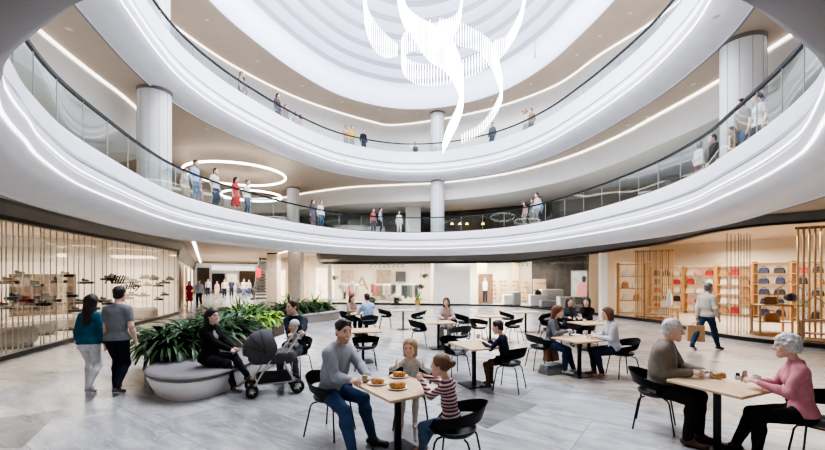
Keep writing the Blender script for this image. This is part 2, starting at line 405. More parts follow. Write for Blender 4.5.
# ---------------------------------------------------------------- ground floor headers and shop fronts
LP = [(-9.0,5.5),(-9.6,8.6),(-10.05,10.26),(-10.4,11.6),(-10.75,12.8),(-11.5,16.2),(-12.1,19.2),(-12.7,21.6)]
LPC = crom(LP,6,False)
RP = [(-7.2,31.6),(-6.9,30.4),(-5.9,29.9),(-2,29.0),(1.6,28.3),(4.5,27.7),(6.9,26.6),(8.6,23.5),(9.7,20.9),(10.2,19.2),(10.7,17.4),(10.55,15.6),(10.3,13.6),(10.7,12.2),(11.6,11.2),(12.5,9),(12.5,5)]
RPC = crom(RP,6,False)
def header(name, C, zb, inward, fr):
    g = G(); Nn = normals(C, False)*inward; n = len(C); vs=[]
    prof = [(.35,0),(.32,.35),(.20,.82),(.12,.84),(.12,1.0),(-.10,1.0)]
    for i in range(n):
        b = zb(C[i]); top = 3.90
        for u,t in prof: vs.append((C[i,0]+Nn[i,0]*u, C[i,1]+Nn[i,1]*u, top+(b-top)*t))
    g.v = vs; K = len(prof)
    for i in range(n-1):
        for k in range(K-1): g.f.append((i*K+k,(i+1)*K+k,(i+1)*K+k+1,i*K+k+1)); g.m.append(1 if k>=2 else 0)
    return struct(name, g, [HEAD, BLACK], smooth=False)
zl = lambda p: 3.36
def zr(p):
    y = p[1]; return 2.95 if y > 26 else 2.98+(26-y)/8*.4 if y > 18 else 3.38+min(.17,(18-y)*.03)
header('trim_header_left', LPC, zl, 1, 0)
header('trim_header_right', RPC, zr, 1, 0)
def shopglass(name, C, z0, zf, mat=SHOPGLASS):
    g = G(); n = len(C); g.v = [(*c,z0) for c in C]+[(*c,zf(c)) for c in C]
    for i in range(n-1): g.f.append((i,i+1,n+i+1,n+i)); g.m.append(0)
    return struct(name, g, mat, smooth=True)
shopglass('window_2', LPC, .12, zl); shopglass('window_3', RPC, .12, zr)
def basestrip(name, C):
    g = G(); sweep(g, C, [(-.06,0),(.10,0),(.10,.12),(-.06,.12)], False); struct(name, g, BLACK)
basestrip('baseboard_left', LPC); basestrip('baseboard_right', RPC)
# glass joints / mullions on right fronts (slim white posts)
def mullion(i, p, h, w, mat):
    g = G(); g.box((p[0],p[1],h/2),(w,w,h)); struct('trim_%d'%(40+i), g, mat)
mullion(0, at(436,305.2,0), 2.96, .22, W_WALL); mullion(1, at(603,317,0), 3.2, .3, W_WALL); mullion(2, at(330,304,0), 2.98, .3, W_WALL)
# interiors -------------------------------------------------------
SHOPW = M('shop_white', (.80,.74,.66), .6)
SHOPF = M('shop_floor', (.66,.58,.49), .25, noise=.05, nscale=1)
def poly_floor(name, pts, z, mat):
    g = G(); g.add([(x,y,z) for x,y in pts],[tuple(range(len(pts)))]); return struct(name, g, mat)
def back(name, pts, z0, z1, mat):
    g = G(); n=len(pts); g.v=[(x,y,z0) for x,y in pts]+[(x,y,z1) for x,y in pts]
    for i in range(n-1): g.f.append((i,i+1,n+i+1,n+i)); g.m.append(0)
    return struct(name, g, mat)
poly_floor('floor_shop_left', [tuple(p) for p in LPC]+[(-19,22),(-21,14),(-19,5.5)], .004, SHOPF)
back('wall_shop_left', [(-12.7,21.7),(-16.2,21.2),(-18.2,19),(-18.6,15),(-18,10),(-16.5,5.5)], 0, 3.92, M('left_shop_wall', (.86,.82,.76), .5))
poly_floor('floor_shop_right', [tuple(p) for p in RPC[54:]]+[(20,6),(20,17),(16.3,23.9),(9.2,23.4)], .004, SHOPF)
back('wall_shop_right', [(9.4,21.3),(12.2,24.2),(14.6,24.6),(16.0,22.6),(18.6,17.6),(20,9)], 0, 3.92, M('right_shop_wall', (.70,.62,.52), .6))
back('wall_shop_far_left', [(-9.2,35.5),(-5,36.2),(0,35.6),(1.55,35.2),(1.55,28.4)], 0, 3.92, SHOPW)
back('wall_shop_far_right', [(1.7,28.4),(1.7,30.6),(3.6,33.4),(9.6,32.2)], 0, 3.92, SHOPW)
back('wall_shop_dark', [(9.6,32.2),(12.6,29.5),(9.7,21.6)], 0, 3.92, M('dark_slat', (.035,.03,.028), .5, noise=.5, nscale=3))
g = G(); a = at(440,306.5,0); g.add([(1.72,28.5,.12),(4.05,28.05,.12),(4.05,28.05,2.95),(1.72,28.5,2.95)],[(0,1,2,3)]); struct('wall_panel_white', g, M('off_white_panel_glow', (.86,.81,.74), .5, emit=.08))  # panel glows slightly by itself, as no lamp reaches its front
# corridor on the left, receding
d = Vector((-.46,.888)); p0 = Vector((-12.7,21.6)); pr = Vector((-9.4,33.5))
back('wall_corridor_left', [tuple(p0), tuple(p0+d*38)], 0, 3.92, M('corridor_wall', (.58,.47,.37), .5, noise=.25, nscale=.6))
back('wall_corridor_right', [tuple(pr+d*6), tuple(pr+d*32)], 0, 3.92, M('corridor_wall2', (.66,.56,.44), .5, noise=.3, nscale=.6))
pe = p0+d*38; back('wall_corridor_end', [tuple(pe), tuple(pr+d*32)], 0, 3.92, M('corridor_end_glow', (.85,.83,.80), .5, emit=.10, noise=.2, nscale=.6))  # end wall glows faintly by itself so the far end looks brighter
back('wall_lobby', [(-9.2,35.5),tuple(pr+d*6)], 0, 3.92, M('lobby_wall', (.72,.60,.45), .5, noise=.15, nscale=.8))
ed = (pr+d*32)-pe
for i,(t0,t1,z0,z1,c,e) in enumerate(((.04,.22,.05,3.3,(.10,.09,.085),0),(.26,.46,.05,2.5,(.05,.05,.055),0),(.50,.66,.1,2.4,(.95,.82,.62),.7),(.70,.97,.05,2.9,(.30,.22,.16),0),(.26,.97,3.0,3.6,(.92,.92,.92),.6))):
    A = pe+ed*t0+Vector((.03,-.06)); B = pe+ed*t1+Vector((.03,-.06)); g = G(); g.add([(*A,z0),(*B,z0),(*B,z1),(*A,z1)],[(0,1,2,3)]); struct('window_%d'%(60+i), g, M('corr_end_%d'%i, c, .4, emit=e, noise=.25, nscale=1.2))  # the white slab high on the end wall glows for brightness too
# header of corridor left and its light lines
g = G(); q = p0+Vector((.0,0)); nn = Vector((d.y,-d.x))
for (u0,u1,z0,z1,mi) in ((.0,.25,2.95,3.88,0),):
    A = p0+nn*u1; B = p0+d*38+nn*u1; g.add([(*A,z1),(*B,z1),(*(p0+d*38),z0),(*p0,z0)],[(0,1,2,3)])
struct('trim_header_corridor', g, HEAD)
def lightbar(i, A, B, z, w):
    A = Vector(A); B = Vector(B); dd = (B-A).normalized(); nn = Vector((-dd.y,dd.x))*w/2
    g = G(); g.add([(*(A+nn),z),(*(B+nn),z),(*(B-nn),z),(*(A-nn),z)],[(0,1,2,3)]); struct('trim_%d'%(50+i), g, LEDS)
lightbar(0, p0+nn*.8-d*2, p0+nn*.8+d*34, 3.84, .15)
lightbar(1, (-7.0,25.2), (-11.2,32.6), 3.84, .2)
# corridor shop fronts: lit panels
for i,(t0,t1,c,e) in enumerate(((2,5.5,(.30,.17,.09),0),(6.5,8,(.85,.6,.35),.9),(9,12,(.33,.2,.12),0),(13,17,(.95,.8,.6),1.0),(18,22,(.25,.2,.18),0),(23,28,(.9,.85,.8),.9))):
    A = p0+d*t0+nn*.06; B = p0+d*t1+nn*.06; g = G(); g.add([(*A,.1),(*B,.1),(*B,2.8),(*A,2.8)],[(0,1,2,3)])
    struct('window_%d'%(10+i), g, M('corr_panel_%d'%i, c, .3, emit=e, noise=.3, nscale=1.5) )
for i,(t0,t1,c,e) in enumerate(((7,11,(1,.75,.45),1.2),(12,15,(.2,.15,.12),0),(16,21,(1,.8,.55),1.1),(22,26,(.35,.25,.2),0))):
    A = pr+d*t0-nn*.06; B = pr+d*t1-nn*.06; g = G(); g.add([(*A,.1),(*B,.1),(*B,2.7),(*A,2.7)],[(0,1,2,3)])
    struct('window_%d'%(20+i), g, M('corr_panel_r%d'%i, c, .3, emit=e, noise=.3, nscale=1.5))
for i,(x0,x1,y,c,e) in enumerate(((-10.6,-9.8,35.0,(1,.72,.42),1.1),(-8.6,-7.0,35.6,(.95,.75,.55),.9),)):
    g = G(); g.add([(x0,y,.1),(x1,y,.1),(x1,y,2.8),(x0,y,2.8)],[(0,1,2,3)]); struct('window_%d'%(30+i), g, M('lobby_panel_%d'%i, c, .3, emit=e, noise=.35, nscale=2))
# ---------------------------------------------------------------- lights
def area(name, loc, sx, sy, power, rot=(0,0,0), col=(1,1,1), spread=None):
    l = bpy.data.lights.new(name,'AREA'); l.shape='RECTANGLE'; l.size=sx; l.size_y=sy; l.energy=power; l.color=col
    o = bpy.data.objects.new(name,l); COL.objects.link(o); o.location=loc; o.rotation_euler=rot; return o
area('skylight_lamp', (0,14,17.5), 9, 14, 2600, col=(.93,.96,1))
area('left_shop_fill', (-14.8,13.5,3.35), 3, 12, 560, col=(1,.92,.82))  # unseen area lamps added to light the enclosed shops, corridor and lobby
area('right_shop_fill', (14.6,16,3.4), 4, 10, 480, col=(1,.91,.8))
area('far_shop_fill', (-3,31.5,3.3), 8, 4, 600, col=(1,.93,.82))
area('far_right_shop_fill', (5.5,29.6,3.3), 6, 3.5, 640, col=(1,.95,.88))
area('corridor_fill', (-17.0,40,3.7), 3, 18, 1100, (0,0,.48), col=(1,.93,.85))
area('lobby_fill', (-8.8,30.5,3.4), 2.5, 5, 200, col=(1,.9,.75))
W = bpy.data.worlds.new('world'); SC.world = W; W.use_nodes = True
W.node_tree.nodes['Background'].inputs[0].default_value = (.95,.94,.96,1); W.node_tree.nodes['Background'].inputs[1].default_value = .55
SC.view_settings.view_transform = 'AgX'; SC.view_settings.look = 'AgX - High Contrast'; SC.view_settings.exposure = .6
SC.cycles.use_denoising = True; SC.cycles.max_bounces = 8; SC.cycles.diffuse_bounces = 4; SC.cycles.transparent_max_bounces = 16; SC.cycles.sample_clamp_indirect = 6
# ================================================================ SOFT SHAPES (signed distance -> one continuous mesh)
V = lambda *a: np.array(a, float)
def nz(v): 
    v = np.asarray(v, float); return v/(np.linalg.norm(v)+1e-9)
class Soft:
    def __init__(s): s.P = []; s.cuts = []
    def c(s, a, b, ra, rb=None, n=None, sc=1.0, k=.02, op='u'):
        rb = ra if rb is None else rb; s.P.append(('c',V(*a),V(*b),ra,rb,None if n is None else nz(n),sc,k,op)); return s
    def e(s, c, r, R=None, k=.02, op='u'):
        s.P.append(('e',V(*c),V(*r),np.eye(3) if R is None else R,k,op)); return s
    def cut(s, p, n): s.cuts.append((V(*p),nz(n))); return s     # keeps the side opposite to n
    def inflate(s, t):
        o = Soft()
        for p in s.P:
            if p[0]=='c': o.P.append(('c',p[1],p[2],p[3]+t/(p[6] if p[6]<1 else 1),p[4]+t/(p[6] if p[6]<1 else 1))+p[5:])
            else: o.P.append(('e',p[1],p[2]+t)+p[3:])
        return o
    def __add__(s, o): q = Soft(); q.P = s.P+o.P; q.cuts = s.cuts+o.cuts; return q
    def mesh(s, name, h, fold=0.0, ffreq=28):
        lo = np.full(3,1e9); hi = np.full(3,-1e9)
        for p in s.P:
            if p[-1]!='u': continue
            if p[0]=='c':
                r = max(p[3],p[4])
                lo = np.minimum(lo, np.minimum(p[1],p[2])-r); hi = np.maximum(hi, np.maximum(p[1],p[2])+r)
            else:
                r = max(p[2]); lo = np.minimum(lo,p[1]-r); hi = np.maximum(hi,p[1]+r)
        lo -= 3*h; hi += 3*h
        n = np.ceil((hi-lo)/h).astype(int)+1
        ax = [lo[i]+h*np.arange(n[i]) for i in range(3)]
        D = np.full(n, .25, np.float32)
        for p in s.P:
            k = p[-2]; m = k+2*h+(.25 if p[-1]=='s' else 0)*0
            if p[0]=='c': r=max(p[3],p[4]); b0=np.minimum(p[1],p[2])-r-m; b1=np.maximum(p[1],p[2])+r+m
            else: r=max(p[2]); b0=p[1]-r-m; b1=p[1]+r+m
            i0 = np.clip(np.floor((b0-lo)/h).astype(int),0,n); i1 = np.clip(np.ceil((b1-lo)/h).astype(int)+1,0,n)
            if np.any(i1<=i0): continue
            X = ax[0][i0[0]:i1[0],None,None]; Y = ax[1][None,i0[1]:i1[1],None]; Z = ax[2][None,None,i0[2]:i1[2]]
            if p[0]=='c':
                a,b = p[1],p[2]; ba = b-a; L2 = max(ba@ba,1e-9)
                px,py,pz = X-a[0],Y-a[1],Z-a[2]
                t = np.clip((px*ba[0]+py*ba[1]+pz*ba[2])/L2,0,1)
                qx,qy,qz = px-t*ba[0],py-t*ba[1],pz-t*ba[2]
                if p[5] is not None:
                    nn = p[5]; cc = (qx*nn[0]+qy*nn[1]+qz*nn[2])*(1/p[6]-1); qx=qx+nn[0]*cc; qy=qy+nn[1]*cc; qz=qz+nn[2]*cc
                d = (np.sqrt(qx*qx+qy*qy+qz*qz)-(p[3]+t*(p[4]-p[3])))*(min(p[6],1) if p[5] is not None else 1)
            else:
                R = p[3]; px,py,pz = X-p[1][0],Y-p[1][1],Z-p[1][2]
                u = [(px*R[0,i]+py*R[1,i]+pz*R[2,i]) for i in range(3)]; r = p[2]
                k0 = np.sqrt(sum((u[i]/r[i])**2 for i in range(3))); k1 = np.sqrt(sum((u[i]/r[i]**2)**2 for i in range(3)))+1e-9
                d = k0*(k0-1)/k1
            S = D[i0[0]:i1[0],i0[1]:i1[1],i0[2]:i1[2]]
            if p[-1]=='u':
                hh = np.clip(.5+.5*(S-d)/k,0,1); D[i0[0]:i1[0],i0[1]:i1[1],i0[2]:i1[2]] = S+(d-S)*hh-k*hh*(1-hh)
            else:
                d = -d; hh = np.clip(.5-.5*(S-d)/k,0,1); D[i0[0]:i1[0],i0[1]:i1[1],i0[2]:i1[2]] = S+(d-S)*hh+k*hh*(1-hh)
        if fold:
            X = ax[0][:,None,None]; Y = ax[1][None,:,None]; Z = ax[2][None,None,:]
            D += fold*np.sin(ffreq*(Z+.5*X-.3*Y)+3*np.sin(9*X+7*Y))*np.sin(11*Y-9*X+1.3)
        for (p,nn) in s.cuts:
            D = np.maximum(D, (ax[0][:,None,None]-p[0])*nn[0]+(ax[1][None,:,None]-p[1])*nn[1]+(ax[2][None,None,:]-p[2])*nn[2])
        return nets(name, D, lo, h)
def nets(name, D, lo, h):
    I = D<0; n = D.shape
    c = [(i,j,k) for i in (0,1) for j in (0,1) for k in (0,1)]
    sl = lambda o: tuple(slice(o[q], n[q]-1+o[q]) for q in range(3))
    any_ = np.zeros([q-1 for q in n],bool); all_ = np.ones([q-1 for q in n],bool)
    for o in c: any_ |= I[sl(o)]; all_ &= I[sl(o)]
    act = any_&~all_; idx = np.argwhere(act); N = len(idx)
    me = bpy.data.meshes.new(name)
    if N == 0: return me
    acc = np.zeros((N,3)); cnt = np.zeros(N)
    val = {o: D[idx[:,0]+o[0],idx[:,1]+o[1],idx[:,2]+o[2]] for o in c}
    for o in c:
        for q in range(3):
            if o[q]==0:
                o2 = list(o); o2[q]=1; o2=tuple(o2); a,b = val[o],val[o2]; m = (a<0)!=(b<0)
                t = np.where(m, a/(a-b+1e-12), 0); pos = np.tile(np.array(o,float),(N,1)); pos[:,q] += t
                acc[m] += pos[m]; cnt[m] += 1
    Vt = lo+h*(idx+acc/cnt[:,None])
    vid = np.full(act.shape,-1,np.int64); vid[act] = np.arange(N)
    F = []
    for q in range(3):
        a = [slice(None)]*3; b = [slice(None)]*3; a[q]=slice(0,-1); b[q]=slice(1,None)
        ch = I[tuple(a)]!=I[tuple(b)]
        e = np.argwhere(ch); q1,q2 = (q+1)%3,(q+2)%3
        ok = (e[:,q1]>0)&(e[:,q2]>0)&(e[:,q1]<n[q1]-1)&(e[:,q2]<n[q2]-1); e = e[ok]
        ins = I[e[:,0],e[:,1],e[:,2]]
        def cell(d1,d2):
            f = e.copy(); f[:,q1]+=d1; f[:,q2]+=d2; return vid[f[:,0],f[:,1],f[:,2]]
        Q = np.stack([cell(-1,-1),cell(0,-1),cell(0,0),cell(-1,0)],1)
        Q[~ins] = Q[~ins][:,::-1]; F.append(Q)
    F = np.concatenate(F); F = F[(F>=0).all(1)]
    me.vertices.add(N); me.vertices.foreach_set('co', Vt.astype(np.float32).ravel())
    me.loops.add(len(F)*4); me.loops.foreach_set('vertex_index', F.astype(np.int32).ravel())
    me.polygons.add(len(F)); me.polygons.foreach_set('loop_start', np.arange(0,len(F)*4,4,dtype=np.int32)); me.polygons.foreach_set('loop_total', np.full(len(F),4,np.int32))
    me.update(calc_edges=True); me.validate()
    return me
def softobj(name, s, h, mats, parent, fold=0, label=None, paint=None):
    me = s.mesh(name, h, fold)
    o = link(name, me, mats, parent, True, label)
    if paint and len(me.polygons):
        n = len(me.polygons); ctr = np.zeros(n*3,np.float32); me.polygons.foreach_get('center', ctr); mi = np.zeros(n,np.int32)
        paint(ctr.reshape(-1,3), mi); me.polygons.foreach_set('material_index', mi)
    return o
# ================================================================ PEOPLE
def rotv(v, axis, a):
    axis = nz(axis); return v*math.cos(a)+np.cross(axis,v)*math.sin(a)+axis*(axis@v)*(1-math.cos(a))
def ik(a, t, l1, l2, pole):
    d = t-a; L = np.linalg.norm(d); mx = (l1+l2)*.999
    if L > mx: t = a+d/L*mx; L = mx; d = t-a
    u = d/L; x = (l1*l1-l2*l2+L*L)/(2*L); hgt = math.sqrt(max(l1*l1-x*x,0))
    p = pole-u*(pole@u); p = nz(p); return a+u*x+p*hgt, t
SKINS = {'fair':(.72,.47,.36),'tan':(.56,.34,.24),'pale':(.78,.54,.44),'dark':(.28,.15,.10)}
HAIRS = {'brown':(.075,.04,.024),'dark':(.022,.015,.012),'blonde':(.42,.28,.15),'lightbrown':(.19,.11,.06),'grey':(.55,.54,.53),'white':(.60,.585,.56),'auburn':(.16,.065,.03),'saltpepper':(.16,.15,.14)}
def skinmat(n): return M('skin_'+n, SKINS[n], .5, noise=.06, nscale=25, spec=.35)
def hairmat(n): return M('hair_'+n, HAIRS[n], .55, noise=.35, nscale=60, bump=.6)
def cloth(col, name=None, rough=.85): 
    return M(name or 'cloth_%d_%d_%d'%tuple(int(c*255) for c in col), col, rough, noise=.10, nscale=18, bump=.25, spec=.2)
LIP = lambda n: M('lips_'+n, tuple(c*q for c,q in zip(SKINS[n],(.82,.6,.6))), .45)
EYEW = M('eye_white', (.75,.74,.72), .25); EYEB = M('eye_iris', (.05,.035,.025), .2); SOLEW = M('shoe_sole_white', (.75,.74,.72), .6); TOOTH = M('teeth', (.8,.78,.74), .4)
def person(label, loc, yaw, H=1.75, sex='m', pelvis=None, lean=0.0, twist=0.0, side=0.0, head=(0,0,0), rh=None, lh=None, rf=None, lf=None,
           rpole=None, lpole=None, kpole=None, skin='fair', hair='brown', style='short', top=None, sleeve='long', bottom=None, leg='long', shoes=(.03,.03,.03),
           sole=None, h=.01, child=False, curl=.9, rcurl=None, lcurl=None, group=None, cat='person', dress=None, jacket=None, smile=False, wide=1.0, rdir=None, ldir=None, fold=.004, face=True, topname=None, fingers=None, hem=-.03, lfd=0, rfd=0, hood=None, beard=False, neckline=0):
    """local frame: faces +Y, right hand at +X, ground at z=0"""
    S = H/1.75; hs = 1.1*(1.0 if not child else .86+.1*(H-1.0))*(S if not child else 1); bw = S*wide*(1 if sex=='m' else .92)*(1.0 if not child else .97)
    t = thing('person', label, cat, loc, yaw, group)
    rcurl = curl if rcurl is None else rcurl; lcurl = curl if lcurl is None else lcurl
    fingers = (h<=.0125) if fingers is None else fingers
    up0 = V(0,0,1); pel = V(0,0,.93*S) if pelvis is None else V(*pelvis)
    u = nz(V(math.sin(side), math.sin(lean), math.cos(lean)*math.cos(side)))
    r = rotv(V(1,0,0), u, twist); r = nz(r-u*(r@u)); f = np.cross(u, r)
    seated = pel[2] < .72*S
    tor = .50*S if not child else .46*S
    shc = pel+u*tor; nb = pel+u*(tor+.035*S)
    sw = .164*bw if sex=='m' else .148*bw
    sh = {1:shc+r*sw-u*.018*S, -1:shc-r*sw-u*.018*S}; hw = .088*S*(1 if sex=='m' else 1.05)
    hp = {1:pel+V(hw,0,-.02*S), -1:pel-V(hw,0,.02*S)}
    A1,A2 = .29*S,.255*S; L1,L2 = .43*S,.43*S
    hand = {1: V(*rh) if rh is not None else sh[1]+V(.095*S,.05*S,-.52*S), -1: V(*lh) if lh is not None else sh[-1]+V(-.095*S,.05*S,-.52*S)}
    foot = {1: V(*rf) if rf is not None else V(.10*S,0,.085*S), -1: V(*lf) if lf is not None else V(-.10*S,0,.085*S)}
    el={}; kn={}; wr={}; an={}
    for q in (1,-1):
        pole = (rpole if q==1 else lpole); pole = V(*pole) if pole is not None else (V(.35*q,-.9,-.35) if not seated else V(.55*q,-.5,-.7))
        el[q],wr[q] = ik(sh[q], hand[q], A1, A2, pole)
        kp = V(*kpole) if kpole is not None else V(.06*q,1,.25 if not seated else 1)
        kn[q],an[q] = ik(hp[q], foot[q], L1, L2, kp)
    # head frame
    hy,hpi,hr = head
    hu = nz(u*.55+up0*.45); hf = nz(f-hu*(f@hu)); hrr = np.cross(hf,hu)
    hf = rotv(hf,hu,hy); hrr = rotv(hrr,hu,hy); hf = rotv(hf,hrr,hpi); hu = rotv(hu,hrr,hpi); hrr2 = rotv(hrr,hf,hr); hu = rotv(hu,hf,hr); hrr = hrr2
    hc = nb+nz(u+hf*.35)*(.078*S+.105*hs*.9)+hu*.034*hs
    HR = np.stack([hrr,hf,hu],1); hp3 = lambda x,y,z: hc+HR@(V(x,y,z)*hs)
    # ---- primitive groups
    torso = Soft(); m = sex=='m'
    if child: ch,wa,pe = .118*bw/S*S,.112*S,.118*S
    else: ch,wa,pe = (.150*bw,.128*bw,.142*S) if m else (.130*bw,.110*bw,.148*S)
    torso.c(hp[1]*.72+hp[-1]*.28+V(0,-.01*S,.02*S), hp[-1]*.72+hp[1]*.28+V(0,-.01*S,.02*S), pe*.82, n=f, sc=.92, k=.05*S)
    torso.c(pel+u*.08*S, pel+u*(tor*.5), wa, wa*1.04, n=f, sc=.78, k=.06*S)
    torso.c(pel+u*(tor*.5), pel+u*(tor*.80), ch*.98, ch, n=f, sc=.72, k=.06*S)
    torso.c(sh[1]*.8+shc*.2-u*.03*S, sh[-1]*.8+shc*.2-u*.03*S, .074*S, n=f, sc=.9, k=.05*S)
    torso.c(nb+u*.015*S, sh[1]*.75+shc*.25+u*.018*S, .045*S,.035*S, k=.05*S).c(nb+u*.015*S, sh[-1]*.75+shc*.25+u*.018*S, .045*S,.035*S, k=.05*S)
    if not m and not child:
        for q in (1,-1): torso.e(shc-u*.145*S+r*q*.068*bw+f*.075*bw, (.062*S,.055*S,.06*S), k=.05*S)
    arm = {}; fore = {}; hnd = {}; thigh = {}; calf = {}; ft = {}
    am = (1.0 if m else .84) if not child else .82
    for q in (1,-1):
        arm[q] = Soft().c(sh[q], el[q], .055*S*am, .042*S*am, k=.022*S)
        fore[q] = Soft().c(el[q], el[q]*.65+wr[q]*.35, .042*S*am, .042*S*am, k=.03*S).c(el[q]*.65+wr[q]*.35, wr[q], .042*S*am, .027*S*am, k=.03*S)
        d = nz(wr[q]-el[q]) 
        dd = rdir if q==1 else ldir
        if dd is not None: d = nz(V(*dd))
        n0 = V(-q,0,0)*.9+V(0,0,-.2) if not seated else V(-.45*q,.05,-.8)       # palm normal
        n_ = nz(n0-d*(n0@d)); s_ = nz(np.cross(d,n_))
        if s_@(V(0,1,0) if not seated else V(-q,0,.2)) < 0: s_ = -s_           # thumb side
        hh = Soft(); L = S*(1.0 if not child else 1.02)*(1 if m else .93); w0 = wr[q]; cu = rcurl if q==1 else lcurl
        hh.c(w0, w0+d*.02*L, .026*L, n=n_, sc=.75, k=.015)
        hh.c(w0+d*.025*L, w0+d*.082*L, .034*L,.04*L, n=n_, sc=.42, k=.012)
        if fingers:
            for i,(of,ln) in enumerate(((.030,.070),(.010,.080),(-.011,.074),(-.031,.058))):
                b0 = w0+d*.086*L+s_*of*L; d1 = nz(d*math.cos(cu*.6)+n_*math.sin(cu*.6)+s_*of*1.2); d2 = nz(d*math.cos(cu*1.5)+n_*math.sin(cu*1.5)+s_*of)
                m1 = b0+d1*ln*.5*L; e1 = m1+d2*ln*.55*L
                hh.c(b0-d*.012*L, m1, .0102*L,.0092*L, k=.004).c(m1, e1, .0092*L,.0078*L, k=.004)
            b0 = w0+d*.030*L+s_*.026*L; m1 = b0+nz(d*.75+s_*.65+n_*.25)*.045*L; e1 = m1+nz(d*.95+s_*.15+n_*.3)*.032*L
            hh.c(b0, m1, .0145*L,.0115*L, k=.01).c(m1, e1, .0112*L,.009*L, k=.004)
        else:
            b0 = w0+d*.09*L; e1 = b0+nz(d*math.cos(cu*.8)+n_*math.sin(cu*.8))*.06*L
            hh.c(b0, e1, .034*L,.026*L, n=n_, sc=.5, k=.02).c(w0+d*.03*L+s_*.02*L, w0+d*.075*L+s_*.05*L, .016*L,.012*L, k=.015)
        hnd[q] = hh
        lm = (1.0 if m else .97) if not child else .85
        thigh[q] = Soft().c(hp[q], kn[q], .088*S*lm, .058*S*lm, k=.04*S)
        c1 = kn[q]*.68+an[q]*.32; back = nz(np.cross(np.cross(an[q]-kn[q], V(0,1,0)+1e-6), an[q]-kn[q]))
        calf[q] = Soft().c(kn[q], c1-back*.012*S, .056*S*lm, .056*S*lm, k=.03*S).c(c1-back*.012*S, an[q], .056*S*lm, .036*S*lm, k=.03*S)
        tw = (rfd if q==1 else lfd); td = V(math.sin(.12*q+tw), math.cos(.12*q+tw), 0)
        dz = an[q][2]-.085*S
        pitch = 0
        ft[q] = (an[q], td)
    headS = Soft()
    headS.c(nb-u*.03*S, hp3(0,-.02,-.05), .054*S*(1 if m else .86)*(1 if not child else .82), .05*hs*(1 if m else .88), k=.03)
    headS.e(hp3(0,-.012,.028), V(.076,.097,.088)*hs, HR, k=.02)
    headS.e(hp3(0,.022,-.03), V(.063,.07,.082)*hs, HR, k=.03)
    headS.c(hp3(.042,.005,-.062), hp3(0,.062,-.098), .026*hs,.026*hs, k=.03).c(hp3(-.042,.005,-.062), hp3(0,.062,-.098), .026*hs,.026*hs, k=.03)
    if face:
        headS.c(hp3(-.034,.076,.022), hp3(.034,.076,.022), .014*hs, k=.015)
        headS.e(hp3(.04,.06,-.026), V(.022,.022,.02)*hs, HR, k=.02).e(hp3(-.04,.06,-.026), V(.022,.022,.02)*hs, HR, k=.02)
        for q in (1,-1): headS.e(hp3(.031*q,.1,.004), V(.015,.016,.009)*hs, HR, k=.012, op='s')
        headS.c(hp3(0,.088,.008), hp3(0,.106,-.028), .009*hs,.0135*hs, k=.012).c(hp3(-.011,.096,-.033), hp3(.011,.096,-.033), .009*hs, k=.008)
        headS.c(hp3(-.022,.081,-.062), hp3(.022,.081,-.062), .0105*hs, k=.012)
        for q in (1,-1): headS.e(hp3(.077*q,-.008,-.005), V(.010,.019,.031)*hs, HR, k=.008)
    body = torso+arm[1]+fore[1]+hnd[1]+arm[-1]+fore[-1]+hnd[-1]+thigh[1]+thigh[-1]+calf[1]+calf[-1]+headS
    for q in (1,-1):
        a,td = ft[q]; body.c(a-V(0,0,.03*S), a-V(0,0,.05*S)+td*.1*S, .035*S,.03*S, k=.03)
    sm = skinmat(skin); hm = hairmat(hair)
    def paint(C, mi):
        L = (C-hc)@HR/hs; y = L[:,1]; x = np.abs(L[:,0]); z = L[:,2]
        mi[(y>.07)&(x<.026)&(np.abs(z+.0635+ (-.012*(x/.026)**2 if smile else 0))<.0085)] = 1
        if smile: mi[(y>.075)&(x<.020)&(np.abs(z+.064-.010*(x/.02)**2)<.0042)] = 3
        mi[(y>.06)&(x<.048)&(x>.013)&(np.abs(z-.027+.12*np.abs(x-.028))<.0045)] = 2
        if beard: mi[(z<-.045)&(y>.0)&(z>-.14)&~((x<.024)&(np.abs(z+.0635)<.010))&(np.linalg.norm(C-hc,axis=1)<.2*hs)] = 4
    softobj('body', body, h, [sm, LIP(skin), hm, TOOTH, M('stubble', (.46,.29,.21), .6)], t, paint=paint if face else None)
    if face and h<=.0125:
        for q in (1,-1):
            g = G(); c0 = hp3(.031*q,.0735,.004); R = Matrix([list(x) for x in HR])
            vs=[]; fs=[]; mi=[]; NR,NS=6,10; rr=.0135*hs
            for i in range(NR+1):
                th = PI*i/NR
                for j in range(NS): ph=2*PI*j/NS; vs.append(R@Vector((rr*math.sin(th)*math.cos(ph),rr*math.cos(th),rr*math.sin(th)*math.sin(ph)))+Vector(c0))
            for i in range(NR):
                for j in range(NS): g.f.append((i*NS+j,i*NS+(j+1)%NS,(i+1)*NS+(j+1)%NS,(i+1)*NS+j)); g.m.append(1 if i<2 else 0)
            g.v = vs; g.build('eye', [EYEW,EYEB], t, True)
    # ---- clothes
    hh_ = max(h, .008)
    botc = bottom or (.05,.06,.09)
    if not dress:
        pants = torso.inflate(.009*S)
        pants.P = [p for p in torso.inflate(.011*S).P[:2]]
        pants.cut(pel+u*.10*S, u)
        legs = thigh[1].inflate(.013*S)+thigh[-1].inflate(.013*S)
        if leg=='long': legs = legs+calf[1].inflate(.014*S)+calf[-1].inflate(.014*S)
        elif leg=='short':
            pass
        pm = botc if not isinstance(botc,tuple) else cloth(botc)
        softobj('trousers', pants+legs, hh_, pm, t, fold)
